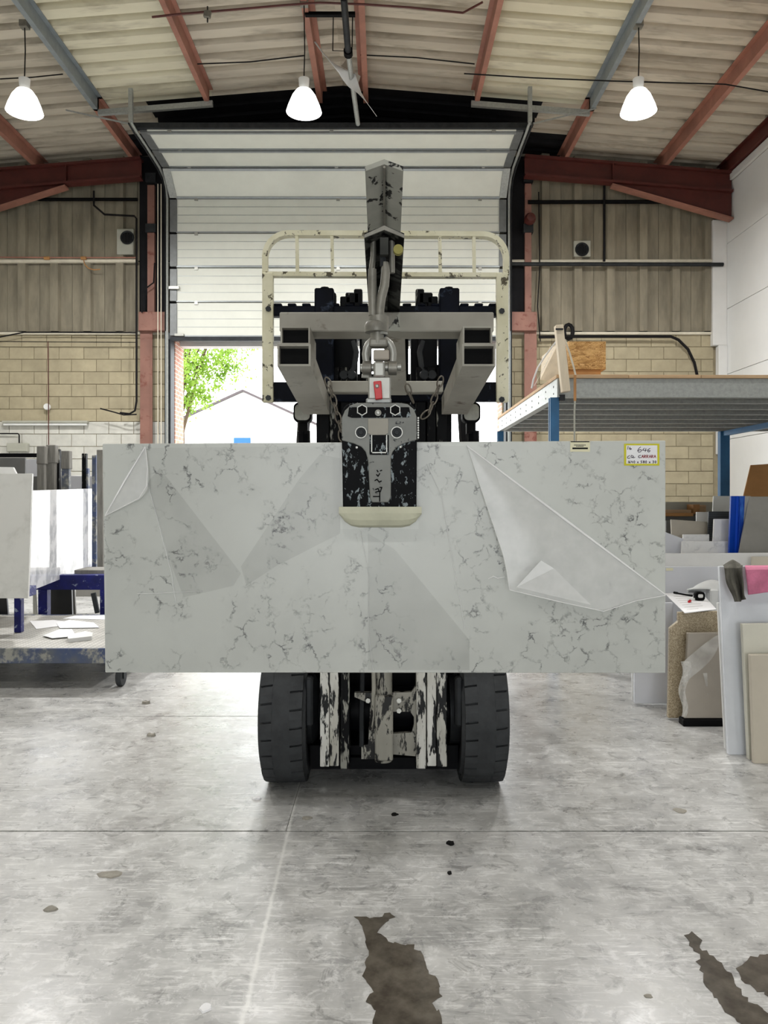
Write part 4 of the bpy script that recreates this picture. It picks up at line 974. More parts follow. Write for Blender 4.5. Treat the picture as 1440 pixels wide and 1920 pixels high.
sh = thing('bow_shackle', 'zinc bow shackle with cross pin under the hook', 'shackle', q(712, 700))
pts = [q(689,694)]+[q(711+(26*math.cos(R(a)) if True else 0), 664-30*math.sin(R(a))) for a in range(180, -1, -20)]+[q(735,694)]
MB().tube(pts, .0105, 12).build('bow', 'zinc', sh, smooth=True)
MB().cyl(q(676,690), q(752,688), .0115, n=14).build('pin', 'zinc', sh, smooth=True)
for px in (688, 736): MB().lathe([(.011,-.014),(.021,-.012),(.021,.012),(.011,.014)], q(px,690), 'x', 18).build('eye', 'zinc_dull', sh, smooth=True)
MB().cyl(q(678,705), q(692,706), .006, n=8).build('split_pin', 'zinc', sh)
MB().box(q(700,0).x, q(730,0).x, HY-.012, HY+.02, PZ(676,HY), PZ(657,HY)).build('spacer', 'stone_taupe', sh, bevel=.003)

# ------------------------------------------------------------------ slab clamp
SY = 2.24                                  # front face of the big slab
CF = SY-.045
cp = thing('slab_clamp', 'black and grey worn slab lifting clamp gripping the marble slab', 'clamp', P(712, 988, CF))
def c_(px, py): p = P(px, py, CF); return (p.x, p.z)
body = rrect(c_(640,0)[0], c_(782,0)[0], c_(0,952)[1], c_(0,755)[1], .034)[:12]+[c_(643,952), c_(781,952)]
MB().prism(body, 'y', CF, SY-.002).build('front_jaw', 'clamp_black', cp, bevel=.003)
L_, R_ = c_(641,0)[0], c_(781,0)[0]
tp_ = [c_(641,826)]+[c_(a,b) for a, b in ((664,832),(678,838),(686,848),(690,862),(692,900),(694,935),(698,942),(728,942),(733,932),(733,870),(733,856),(737,846),(746,837),(762,830),(781,825))]
tp_ += [c_(781,782), c_(776,768), c_(764,758), c_(752,756), c_(670,756), c_(658,760), c_(647,770), c_(641,784)]
tpl = MB().prism(tp_, 'y', CF-.006, CF).build('face_plate', 'clamp_grey', cp, bevel=.002)
MB().prism([c_(655,764), c_(767,764), c_(770,780), c_(766,783), c_(660,784), c_(652,781)], 'y', CF-.0075, CF-.006).build('painted_band', 'clamp_black', tpl)
for px, py in ((679,769),(741,769)):
    c = P(px, py, CF-.0075); MB().lathe([(.0155,.002),(.0165,-.004),(.0135,-.004),(.0125,.002)], c, 'y', 6, close=True).build('hex_socket', 'zinc', tpl)
    MB().lathe([(0,-.001),(.0135,-.001)], c, 'y', 6).build('socket_hole', 'black', tpl)
for px, py in ((677,811),(744,811)):
    c = P(px, py, CF-.006); MB().lathe([(.0155,.002),(.017,-.005),(.0145,-.005),(.0135,.002)], c, 'y', 22, close=True).build('bolt_ring', 'zinc', tpl, smooth=True)
    MB().lathe([(0,-.004),(.006,-.004),(.007,-.001),(.0135,-.001)], c, 'y', 18).build('bolt_head', 'dark_steel', tpl, smooth=True)
MB().lathe([(0,-.007),(.004,-.007),(.005,-.004),(.009,-.003),(.0095,.001)], P(709,774,CF-.0075), 'y', 16).build('centre_screw', 'zinc', tpl, smooth=True)
MB().prism([c_(690,785), c_(728,785), c_(728,813), c_(722,816), c_(696,816), c_(690,813)], 'y', CF-.009, CF-.006).build('centre_strip', 'jib_grey', tpl, bevel=.001)
a = c_(693,853); b = c_(729,816)
MB().prism([a, (b[0],a[1]), b, (a[0],b[1])], 'y', CF-.0078, CF-.005).build('window_frame', 'clamp_black', tpl)
for (x0, y0, x1, y1) in ((696,816,698,850),(724,816,726,850),(696,848,726,850)):
    a = c_(x0,y1); b = c_(x1,y0); MB().box(a[0], b[0], CF-.0105, CF-.007, a[1], b[1]).build('window_edge', 'zinc', tpl)
for px, py in ((669,839),(751,838)): MB().lathe([(0,-.004),(.003,-.004),(.0045,0)], P(px,py,CF), 'y', 10).build('pad_screw', 'zinc', cp, smooth=True)
# hand-drawn marks down the face plate
def strokes(lines, conv, half, m, name, parent, y0, y1):
    mb = MB()
    for ln in lines:
        for (a, b) in zip(ln[:-1], ln[1:]):
            pa, pb = Vector(conv(*a)), Vector(conv(*b)); d = pb-pa
            if d.length < 1e-6: continue
            d.normalize(); n = Vector((-d.y, d.x))*half; e = d*half*.6
            qd = [pa-e+n, pb+e+n, pb+e-n, pa-e-n]
            mb.add([(v.x,y0,v.y) for v in qd]+[(v.x,y1,v.y) for v in qd], [(0,1,2,3),(7,6,5,4),(0,4,5,1),(1,5,6,2),(2,6,7,3),(3,7,4,0)])
    return mb.build(name, m, parent)
strokes([[(707,882),(709,885)],[(713,883),(716,882)],[(706,890),(709,893),(712,888)],[(703,901),(707,899),(711,904),(715,902)],[(704,918),(709,916),(711,921),(704,923)],[(712,914),(716,914),(713,922)],[(712,922),(712,940)],[(700,931),(711,931)]],
        lambda x, y: c_(x, y), .0016, 'black', 'marker_scrawl', tpl, CF-.0075, CF-.006)
# cream rubber lip under the jaw
pad = MB(); n = 8
prof = [(SY-.002, 952), (CF-.02, 950), (CF-.022, 962), (CF-.016, 975), (CF-.004, 985), (SY-.002, 990)]
pp = [(y, PZ(py, 2.2)) for y, py in prof]
pad.loft([Vector((PX(636,2.2), y, z)) for y, z in pp], [Vector((PX(644,2.2)+.01, y, z)) for y, z in pp], False)
lip = MB(); rings = []
for f, ins in ((0,1.0),(.06,.45),(.14,.12),(.24,0),(.76,0),(.86,.12),(.94,.45),(1,1.0)):
    x = PX(636,2.19)+(PX(790,2.19)-PX(636,2.19))*(f if f not in (0,1) else f)
    zt_p = pp[0][1]; rings.append([Vector((x, y, z if i < 3 else z+(pp[2][1]-z)*ins*.9)) for i, (y, z) in enumerate(pp)])
for A_, B_ in zip(rings[:-1], rings[1:]): lip.loft(A_, B_, cap=False)
k6 = len(pp); nn = len(lip.v); lip.f.append(tuple(range(k6))); lip.f.append(tuple(range(nn-1, nn-1-k6, -1)))
lip.build('rubber_lip', 'clamp_pad', cp)
# bridge over the slab edge and rear jaw
MB().box(PX(668,CF), PX(757,CF), CF+.005, SY+.075, 1.575, 1.655).build('bridge', 'clamp_black', cp, bevel=.006)
MB().prism(rrect(PX(645,CF), PX(778,CF), 1.28, 1.645, .03), 'y', SY+.036, SY+.08).build('rear_jaw', 'clamp_black', cp, bevel=.003)
for k in range(9): 
    z = PZ(783+k*4.6, CF); MB().box(PX(783,CF), PX(786,CF), CF+.01, SY+.03, z-.0025, z+.0025).build('ratchet_tooth', 'zinc', cp)
MB().box(PX(690,CF), PX(733,CF), SY-.03, SY+.04, 1.64, PZ(704,CF)).build('hanger_block', 'zinc', cp, bevel=.004)
MB().box(PX(686,CF), PX(734,CF), SY-.034, SY+.044, PZ(756,CF), PZ(745,CF)).build('collar_plate', 'galv', cp, bevel=.004)
MB().box(PX(700,CF), PX(722,CF), SY-.035, SY+.03, PZ(706,CF), PZ(676,CF)).build('eye_block', 'zinc', cp, bevel=.006, seg=2)
lv = MB().prism([c_(700,716), c_(715,715), c_(717,748), c_(704,750)], 'y', CF-.012, CF+.012).build('red_lever', 'red_lever', cp, bevel=.002)
MB().lathe([(0,-.004),(.003,-.004),(.0055,-.002),(.006,.001)], P(707,724,CF-.012), 'y', 14).build('lever_rivet', 'zinc', lv, smooth=True)

# safety chains slung from the sleeves
def chain_obj(pts, d, label, pitch=.036, r=.0032):
    t = thing('safety_chain', label, 'chain', P(*pts[-1], d))
    W = [P(a, b, d) for a, b in pts]; tot = []; 
    L = [0]
    for i in range(len(W)-1): L.append(L[-1]+(W[i+1]-W[i]).length)
    n = int(L[-1]/pitch)
    for k in range(n):
        s_ = (k+.5)*pitch; i = max(j for j in range(len(L)-1) if L[j] <= s_); f = (s_-L[i])/(L[i+1]-L[i]); c = W[i].lerp(W[i+1], f)
        d_ = (W[i+1]-W[i]).normalized(); sd = d_.cross(Vector((0,1,0))).normalized()
        if k % 2: sd = (sd*.35+Vector((0,1,0))*.93).normalized()
        ring = [c+d_*(.024*math.cos(a))+sd*(.011*math.sin(a)) for a in [j*math.pi/7 for j in range(14)]]
        MB().tube(ring, r, 6, closed=True).build('link', 'chain', t, smooth=True)
chain_obj([(612,710),(620,728),(626,752),(632,775),(638,800),(641,826)], 3.05, 'rusty chain hanging beside the left fork sleeve')
chain_obj([(828,708),(818,738),(806,770),(795,780),(783,771)], 3.05, 'rusty chain slung from the right fork sleeve to the clamp')
chain_obj([(763,722),(768,738),(774,752),(776,768)], 3.1, 'short chain hanging just right of the clamp hanger')

# ------------------------------------------------------------------ the lifted slab
def s2(px, py, dy=0.0): p = P(px, py, SY); p.y = SY-dy; return p
sl = MB().hexa([s2(197,1261), s2(1248,1262), s2(1248,826), s2(192,832)], [p+Vector((0,.03,0)) for p in (s2(197,1261), s2(1248,1262), s2(1248,826), s2(192,832))])
one(sl, 'marble_slab', 'quartz', 'large white grey-veined stone slab hanging from the clamp', 'slab', bevel=.002)
fm = thing('protective_film', 'clear peeling plastic film on the face of the hanging slab', 'film', s2(720, 1261))
MB().add([s2(199,1259,.0012), s2(1246,1260,.0012), s2(1246,1117,.0012), s2(876,836,.0012), s2(785,836,.0012), s2(785,992,.0012), s2(638,992,.0012), s2(638,836,.0012), s2(276,840,.0012), s2(199,966,.0012)],
         [(0,1,2,3,4,5),(0,5,6,9),(6,7,8,9)]).build('film_sheet', 'film_sheet', fm)
m_film('film_reflection', .085, C(96,96,92), .2, .6)  # grey tint that paints the darker reflections seen in the film
for poly in ([(276,905),(300,878),(452,1075),(438,1098),(345,1120),(322,1060)], [(452,1062),(560,900),(600,852),(640,860),(638,1000),(520,1060),(462,1098)], [(690,1000),(740,1030),(880,1200),(880,1256),(690,1256)]):
    MB().add([s2(a, b, .0022) for a, b in poly], [tuple(range(len(poly)))]).build('film_reflection', 'film_reflection', fm)
for ln in ([(676,995),(692,1080),(690,1180),(700,1258)], [(800,870),(828,930),(845,1030),(872,1180)], [(276,900),(300,990),(322,1075),(330,1130)], [(258,1113),(300,1112),(330,1110),(380,1108)]):
    MB().tube([s2(a, b, .002) for a, b in ln], .0016, 6).build('film_crease', 'film_flap', fm, smooth=True)
def flap(fold_a, fold_b, free, lift, name, nu=28, nv=14, power=1.0):
    fr = [Vector(p) for p in free]; Ls = [0]
    for i in range(len(fr)-1): Ls.append(Ls[-1]+(fr[i+1]-fr[i]).length)
    def fpt(u):
        s_ = u*Ls[-1]; i = max(j for j in range(len(Ls)-1) if Ls[j] <= s_+1e-9); f = (s_-Ls[i])/(Ls[i+1]-Ls[i]); return fr[i].lerp(fr[i+1], min(1, f))
    fa, fb = Vector(fold_a), Vector(fold_b)
    def fn(u, v):
        a = fa.lerp(fb, u); b = fpt(u); k = a.lerp(b, v); wide = (b-a).length/220
        off = .003+lift*min(1.2, wide)*(math.sin(min(1, v*1.6)*math.pi/2)**.7)+.004*math.sin(u*11+v*4)*v*wide
        return s2(k.x, k.y, off)
    return MB().grid(fn, nu, nv).build(name, 'film_flap', fm, smooth=True)
fl1 = flap((875,835), (1247,1115), [(876,837),(902,920),(940,1040),(946,1070),(950,1102),(1040,1124),(1125,1143),(1190,1124),(1246,1116)], .045, 'film_flap', 40, 16)
MB().tube([s2(875,836,.004), s2(1060,975,.007), s2(1247,1115,.005)], [.002,.0038,.002], 8).build('fold_edge', 'film_fold', fl1, smooth=True)
MB().tube([s2(950,1102,.053), s2(1040,1124,.043), s2(1125,1143,.035), s2(1190,1124,.022), s2(1246,1116,.006)], .0013, 6).build('free_edge', 'film_fold', fl1, smooth=True)
MB().tube([s2(877,840,.004), s2(902,920,.016), s2(940,1040,.044), s2(946,1070,.049), s2(950,1102,.053)], .0011, 6).build('free_edge', 'film_flap', fl1, smooth=True)
MB().add([s2(962,1097,.056), s2(1007,1048,.056), s2(1030,1062,.060), s2(1100,1130,.046)], [(0,1,2),(0,2,3)]).build('turned_corner', 'film_flap', fl1)
MB().tube([s2(915,1085,.003), s2(925,1080,.004), s2(933,1084,.003), s2(946,1081,.006)], .0012, 6).build('torn_thread', 'film_fold', fl1)
fl2 = flap((273,838), (198,967), [(274,839),(280,870),(282,900),(279,920),(268,934),(235,950),(199,967)], .06, 'film_flap', 24, 12)
MB().tube([s2(273,838,.004), s2(235,902,.007), s2(198,967,.005)], [.0015,.0025,.0015], 8).build('fold_edge', 'film_fold', fl2, smooth=True)
MB().tube([s2(274,839,.004), s2(281,880,.022), s2(281,912,.032), s2(268,934,.036), s2(235,950,.022), s2(199,967,.006)], .0011, 6).build('free_edge', 'film_fold', fl2, smooth=True)

# stickers on the slab
lb = thing('stock_label', 'white handwritten stock label with yellow border on the slab corner', 'label', s2(1203, 873))
def z_(x, y): p = s2(1165+x/18, 825+y/18); return (p.x, p.z)
a, b = z_(95,860), z_(1280,130)
MB().box(a[0], b[0], SY-.0012, SY-.0004, a[1], b[1]).build('paper', 'paper', lb)
for (x0,y0,x1,y1) in ((90,125,1280,180),(90,800,1280,862),(90,180,160,800),(1210,180,1280,800)):
    a, b = z_(x0,y1), z_(x1,y0); MB().box(a[0], b[0], SY-.0016, SY-.001, a[1], b[1]).build('border', 'label_yellow' if 'label_yellow' in MATS else mat('label_yellow', C(206,200,28), .6, 0, .06, 6), lb)
mat('ink', C(44,10,50), .5, 0, .1, 8); mat('ink_red', C(150,22,40), .5, 0, .1, 8)
strokes([[(225,215),(210,320)], [(290,240),(268,290),(282,320),(322,318),(330,292),(285,288)],
         [(645,235),(580,290),(545,365),(575,412),(640,400),(682,350),(640,322),(560,358)],
         [(770,275),(715,345),(850,350)], [(825,285),(800,395)],
         [(965,282),(895,325),(878,385),(925,408),(968,362),(893,350)],
         [(275,525),(212,560),(200,605),(240,626),(292,605)], [(340,515),(318,560),(345,600),(395,590),(400,545),(340,515)], [(370,575),(410,605),(455,580)],
         [(650,515),(585,535),(568,575),(605,602),(655,588)]], z_, .00085, 'ink', 'handwriting', lb, SY-.0018, SY-.001)
def letters(word, x, y, w_, h_, gap):
    G = {'A': [[(0,1),(.5,0),(1,1)],[(.2,.62),(.8,.62)]], 'R': [[(0,1),(0,0),(.8,.1),(.75,.45),(0,.5),(.9,1)]],
         '1': [[(.5,0),(.4,1)]], '6': [[(.8,0),(.2,.5),(.2,.9),(.7,1),(.85,.65),(.3,.6)]], '4': [[(.4,0),(.05,.6),(.95,.6)],[(.75,.3),(.7,1)]],
         '0': [[(.5,0),(.1,.4),(.2,.9),(.6,1),(.9,.5),(.5,0)]], 'x': [[(.1,.4),(.8,1)],[(.8,.4),(.1,1)]], '5': [[(.9,0),(.2,.05),(.15,.45),(.7,.5),(.8,.85),(.1,1)]],
         '8': [[(.5,.45),(.15,.2),(.5,0),(.85,.2),(.15,.75),(.5,1),(.9,.75),(.5,.45)]], '3': [[(.1,.05),(.8,.1),(.4,.45),(.85,.7),(.5,1),(.1,.95)]], ' ': []}
    out = []
    for ch in word:
        out += [[(x+a*w_, y+b*h_) for a, b in s_] for s_ in G[ch]]; x += gap*(.55 if ch in '1 ' else 1)
    return out
strokes(letters('ARRARA', 682, 510, 62, 90, 83), z_, .0008, 'ink_red', 'handwriting', lb, SY-.0018, SY-.001)
strokes(letters('1640 x 580 x 30', 205, 700, 58, 78, 78), z_, .00075, 'ink', 'handwriting', lb, SY-.0018, SY-.001)
st_ = thing('edge_sticker', 'small cream printed sticker on the top edge of the slab', 'label', s2(1088, 847))
mat('sticker_cream', C(226,222,190), .6, 0, .03, 6)
a, b = s2(1069,847), s2(1106,828); MB().box(a.x, b.x, SY-.0012, SY-.0004, a.z, b.z).build('paper', 'sticker_cream', st_)
a, b = s2(1073,842.2), s2(1102,839.2); MB().box(a.x, b.x, SY-.0018, SY-.001, a.z, b.z).build('printed_bar', 'black', st_)
for (x0, x1, y) in ((1076,1098,834.5),(1080,1094,837)):
    k = x0
    while k < x1:
        wd = random.uniform(1.2, 2.6); a, b = s2(k,y+.7), s2(min(k+wd,x1),y-.7); MB().box(a.x, b.x, SY-.0018, SY-.001, a.z, b.z).build('printed_word', 'dark_steel', st_); k += wd+.6
a, b = s2(1070,829.2), s2(1105,827.6); MB().box(a.x, b.x, SY-.002, SY-.0004, a.z, b.z).build('tape_edge', 'black', st_)

# ------------------------------------------------------------------ platform racking on the right
Y0, Y1 = 6.5, 9.75
rk = thing('mezzanine_rack', 'steel platform rack with blue posts and galvanised beams beside the wall', 'rack', (PX(1042,Y0), Y0, 0))
zt_, zb2_ = PZ(710,Y0), PZ(745,Y0); XA, XB = PX(1046,Y0), XR-.08
def cbeam(x0, x1, y0, y1, m, name):      # C section along the longer side
    t = .012
    if x1-x0 > y1-y0: return MB().prism([(y0,zb2_),(y1,zb2_),(y1,zb2_+t),(y0+t,zb2_+t),(y0+t,zt_-t),(y1,zt_-t),(y1,zt_),(y0,zt_)], 'x', x0, x1).build(name, m, rk)
    return MB().prism([(x0,zb2_),(x1,zb2_),(x1,zb2_+t),(x0+t,zb2_+t),(x0+t,zt_-t),(x1,zt_-t),(x1,zt_),(x0,zt_)], 'y', y0, y1).build(name, m, rk)
cbeam(XA, XB, Y0, Y0+.07, 'galv', 'front_beam')
sb_ = cbeam(XA-.01, XA+.06, Y0-.02, Y1, 'galv', 'side_beam')
k = Y0+.12
while k < Y1:
    for dz in (.045, .105):
        MB().cyl((XA-.012,k,zb2_+dz), (XA-.004,k,zb2_+dz), .009, n=8).build('bolt_hole', 'black', sb_)
    k += .32
for k in range(7):
    y = Y0+.42+k*.46
    if y > Y1-.1: break
    MB().prism([(y,zb2_+.0),(y+.055,zb2_+.0),(y+.055,zb2_+.012),(y+.012,zb2_+.012),(y+.012,zt_-.012),(y+.055,zt_-.012),(y+.055,zt_),(y,zt_)], 'x', XA+.07, XB).build('joist', 'galv', rk)
cbeam(XA, XB, Y1, Y1+.07, 'galv', 'rear_beam')
k = 0; x = XA-.02
while x < XB:
    x2 = min(x+.61, XB); MB().box(x+.002, x2-.002, Y0-.03, Y1+.08, zt_, zt_+.028+random.uniform(-.003,.003)).build('deck_board', 'deck_wood', rk, bevel=.003); x = x2
for (px, y) in ((1042, Y0), (940, Y1)):
    x = PX(px, y); MB().prism([(x-.045,y+.005),(x+.03,y+.005),(x+.03,y+.08),(x-.045,y+.08),(x-.045,y+.06),(x+.012,y+.06),(x+.012,y+.025),(x-.045,y+.025)], 'z', 0, zb2_).build('post', 'rack_blue', rk)
    MB().box(x-.08, x+.06, y-.03, y+.11, 0, .01).build('base_plate', 'rack_blue', rk)
x = PX(1360, Y1); MB().box(x-.06, x+.06, Y1, Y1+.09, 0, zb2_).build('post', 'rack_blue', rk, bevel=.006)
MB().box(x-.1, x+.1, Y1-.04, Y1+.13, 0, .01).build('base_plate', 'rack_blue', rk)
MB().box(x-.03, x+.03, Y0+.07, Y1, zb2_-.06, zb2_).build('tie_beam', 'rack_blue', rk)
MB().box(x-.06, x+.06, Y0, Y0+.09, 0, zb2_).build('post', 'rack_blue', rk, bevel=.006)
MB().box(PX(1046,Y0)+.01, PX(1058,Y0), Y0-.03, Y0+.02, zb2_-.03, zb2_+.02).build('bracket', 'dark_steel', rk)
ZD = zt_+.03
# things on the platform
bxo = thing('osb_crate', 'strand board crate lying on the platform deck', 'crate', (PX(1100,7.2), 7.2, ZD))
a0, a1 = PX(1066,7.1), PX(1136,7.1); zt2, zb3 = PZ(640,7.1), PZ(690,7.1)
MB().box(a0, a1, 7.1, 7.118, zb3, zt2).build('front_board', 'osb', bxo, bevel=.002)
MB().box(a0, a1, 7.5, 7.518, zb3, zt2).build('rear_board', 'osb', bxo, bevel=.002)
for xx in (a0, a1-.018): MB().box(xx, xx+.018, 7.118, 7.5, zb3, zt2).build('side_board', 'osb', bxo)
MB().box(a0, a1, 7.1, 7.52, zb3-.012, zb3).build('base_board', 'osb', bxo)
for yy in (7.12, 7.42): MB().box(a0-.03, a1-.04, yy, yy+.08, ZD+.002, zb3-.012).build('skid', 'cardboard', bxo, bevel=.003)
pb = thing('pale_plywood', 'pale plywood sheet leaning behind the white timber on the platform', 'board', (PX(1030,7.0), 7.0, ZD))
MB().hexa([P(1013,712,7.05)+Vector((0,0,0)), P(1052,716,7.0), P(1048,642,7.25), P(1016,668,7.28)], [p+Vector((.012,.018,0)) for p in (P(1013,712,7.05), P(1052,716,7.0), P(1048,642,7.25), P(1016,668,7.28))]).build('sheet', 'pale_wood', pb)
MB().hexa([P(1026,676,7.32), P(1046,690,7.3), P(1046,655,7.32), P(1030,650,7.33)], [p+Vector((.012,.018,0)) for p in (P(1026,676,7.32), P(1046,690,7.3), P(1046,655,7.32), P(1030,650,7.33))]).build('second_sheet', 'pale_wood', pb)
wrp = thing('plastic_wrap', 'loose clear wrap and strap draped over the plywood on the platform', 'plastic', P(1010, 720, 6.9))
def wfn(u, v):
    x = 1043-42*u; y = 640+82*u**.8+v*10*(u)*math.sin(3*u); return P(x-5*v*math.sin(u*3.1)*2.2, y+14*v*math.sin(u*3.1), 6.95+.12*math.sin(v*3.1)*u)
MB().grid(wfn, 18, 6).build('wrap', 'film_shred', wrp, smooth=True)
MB().tube([P(1043,640,6.9), P(1022,668,6.9), P(1008,690,6.9), P(1000,712,6.9), P(997,728,6.9)], .008, 6).build('strap', 'film_white', wrp)
pt_ = MB().hexa([P(1055,735,6.38), P(1070,733,6.38), P(1056.5,608,6.30), P(1042,609,6.30)], [p+Vector((0,.075,0)) for p in (P(1055,735,6.38), P(1070,733,6.38), P(1056.5,608,6.30), P(1042,609,6.30))])
tp2 = thing('timber_post', 'whitewashed square timber strapped upright to the platform edge', 'timber', P(1062, 735, 6.4))
pt_.build('post', 'pale_wood', tp2, bevel=.004)
MB().box(PX(1042,6.29), PX(1056,6.29), 6.288, 6.298, PZ(619,6.3), PZ(616,6.3)).build('cap_band', 'dark_steel', tp2)
stp = thing('orange_strap', 'tan webbing strap hanging from the platform in front of the joists', 'strap', P(1077, 825, 6.4))
def ribbon(pts, d, half, m, name, parent):
    W = [P(a,b,d) for a,b in pts]; mb = MB(); vs = []
    for i, p in enumerate(W): vs += [p+Vector((-half,-.003,0)), p+Vector((half,-.003,0)), p+Vector((half,0,0)), p+Vector((-half,0,0))]
    fs = [(i*4+k, i*4+(k+1)%4, i*4+4+(k+1)%4, i*4+4+k) for i in range(len(W)-1) for k in range(4)]
    return mb.add(vs, fs).build(name, m, parent)
ribbon([(1059,636),(1068,662),(1076,690),(1079,703)], 6.38, .008, 'cream_rail', 'upper_strap', stp)
ribbon([(1078,703),(1078,730),(1078,752)], 6.37, .011, 'orange', 'webbing', stp)
ribbon([(1078,752),(1077,775),(1077,830)], 6.37, .007, 'vent_grey', 'frayed_tail', stp)

# ------------------------------------------------------------------ stone offcuts on the right
def slab_px(pts, d, th, name, m, label, cat='slab', lean=0.0, group=None, bevel=.003):
    """face polygon in photo coordinates standing at distance d, thickness th, top leaning back by lean metres"""
    ps = []
    pz = [b for a, b in pts]; lo, hi = max(pz), min(pz)
    for a, b in pts:
        dd = d+lean*(lo-b)/max(1, lo-hi); ps.append(P(a, b, dd))
    n = len(ps); bk = [p+Vector((0, th, 0)) for p in ps]
    mb = MB().add(ps+bk, [tuple(range(n)), tuple(range(2*n-1,n-1,-1))]+[(i,i+n,(i+1)%n+n,(i+1)%n) for i in range(n)])
    return one(mb, name, m, label, cat, group=group, bevel=bevel)
def rect(x0, y0, x1, y1): return [(x0,y1),(x1,y1),(x1,y0),(x0,y0)]
def gy(d): return 935+H*F/d            # photo row of the floor at distance d
slab_px([(1366,gy(4.20)),(1500,gy(4.20)),(1500,1060),(1349,1062)], 4.20, .025, 'stone_slab', 'wrapped_white', 'film-wrapped white slab that the pink cloth hangs on', lean=.10)
slab_px([(1360,gy(4.26)-4),(1364,gy(4.26)-4),(1352,1130),(1346,1130)], 4.26, .02, 'stone_offcut', 'stone_white', 'thin white slab edge just behind the film-wrapped slab', lean=.1)
slab_px([(1404,gy(4.12)),(1500,gy(4.12)),(1500,1168),(1392,1170)], 4.12, .03, 'stone_slab', 'stone_cream', 'cream slab propped before the film-wrapped slab at the right edge', lean=.05)
slab_px([(1414,gy(4.06)),(1500,gy(4.06)),(1500,1226),(1407,1228)], 4.06, .03, 'stone_offcut', 'stone_beige', 'foremost cream offcut, lowest at the right edge', lean=.03)
# beige terrazzo etc
d = 4.86
slab_px([(1253,gy(d)-4),(1352,gy(d)-4),(1352,1146),(1272,1148),(1272,1165),(1256,1178)], d, .03, 'stone_slab', 'terrazzo', 'speckled brown slab with a notched corner under the clipboard', lean=.02)
slab_px([(1283,gy(4.74)-14),(1366,gy(4.74)-14),(1354,1186),(1290,1187)], 4.74, .03, 'stone_slab', 'stone_taupe', 'plain taupe slab with torn film hanging over it', lean=.06)
one(MB().box(PX(1278,4.75), PX(1362,4.75), 4.72, 4.80, 0, .043), 'timber_bearer', 'black', 'black bearer on the floor under the taupe slab', 'bearer', bevel=.004)
slab_px([(1190,gy(5.2)-4),(1262,gy(5.2)-4),(1262,1130),(1190,1130)], 5.2, .03, 'stone_slab', 'stone_lilac', 'white slab standing on the floor just behind the hanging slab corner', lean=.03)
slab_px([(1186,gy(5.27)-4),(1192,gy(5.27)-4),(1192,1130),(1186,1130)], 5.26, .02, 'stone_offcut', 'stone_white', 'narrow white slab edge left of the lilac-white slab', lean=.03)
slab_px([(1143,gy(6.3)-2),(1240,gy(6.3)-2),(1240,1100),(1143,1100)], 6.3, .03, 'stone_slab', 'stone_white', 'white slab low behind the bottom right corner of the hanging slab', lean=.03)
slab_px([(1186,gy(5.8)-2),(1350,gy(5.8)-2),(1350,1062),(1186,1063)], 5.8, .03, 'stone_slab', 'stone_lilac', 'pale grey slab with a small tag behind the tape measure', lean=.05)
slab_px(rect(1249,1065,1262,1070), 5.845, .002, 'stock_tag', 'sticker_cream', 'tiny cream tag on the pale grey slab', 'label', bevel=0)
slab_px([(1240,gy(6.4)-3),(1560,gy(6.4)-3),(1560,1036),(1240,1038)], 6.4, .03, 'stone_slab', 'stone_white', 'long white slab standing across behind the grey towel', lean=.05)
slab_px([(1408,1150),(1500,1150),(1500,1043),(1410,1044)], 6.30, .02, 'stone_offcut', 'stone_beige', 'small beige offcut against the long white slab at the right edge', lean=.02)
# rack the small pieces stand on
rs = thing('offcut_rack', 'low dark steel rack carrying the row of small stone offcuts', 'rack', (PX(1350,7.5), 7.4, 0))
ZR = .74
MB().box(2.35, 4.6, 6.65, 8.6, ZR-.08, ZR).build('shelf', 'dark_steel', rs, bevel=.005)
for x in (2.4, 4.5):
    for y in (6.7, 8.5): MB().box(x, x+.06, y, y+.06, 0, ZR-.08).build('leg', 'rack_blue', rs)
def off(x0, y0, x1, d, m, label, lean=.04, sx0=0, sx1=0, name='stone_offcut', th=.02, y0b=None):
    base = 935-(ZR-H)*F/d
    slab_px([(x0+sx0,base),(x1+sx1,base),(x1,y0 if y0b is None else y0b),(x0,y0)], d, th, name, m, label, lean=lean)
off(1246, 997, 1281, 7.15, 'stone_lilac', 'lilac-grey offcut with slanting top beside the hanging slab', y0b=1010)
off(1279, 1015, 1366, 7.02, 'stone_veined', 'long low white veined offcut before the blue post', sx0=-3)
off(1281, 1002, 1330, 7.20, 'stone_veined', 'small white offcut with blue-grey smudges behind the low veined one')
off(1258, 974, 1332, 7.45, 'stone_beige', 'beige offcut behind the small smudged one', sx0=4, y0b=979)
off(1306, 960, 1334, 7.70, 'stone_white', 'square white offcut standing behind the beige one')
off(1329, 959, 1372, 7.35, 'slate_ribbed', 'dark ribbed slate offcut left of the blue post', sx0=-4)
off(1339, 973, 1372, 7.12, 'stone_veined', 'upright white veined offcut before the dark slate', sx0=-5)
off(1338, 930, 1408, 7.95, 'stone_lined', 'white offcut highest in the row behind the blue post', sx0=-6)
off(1249, 976, 1260, 7.60, 'stone_darkgrey', 'narrow charcoal offcut beside the hanging slab')
off(1405, 931, 1500, 6.85, 'stone_grey', 'large plain grey slab leaning right of the blue post', sx0=-26, lean=.10, name='stone_slab')
bp = thing('blue_post', 'bright blue folded steel post among the offcuts', 'post', (PX(1380,6.95), 6.95, ZR))
base = 935-(ZR-H)*F/6.95
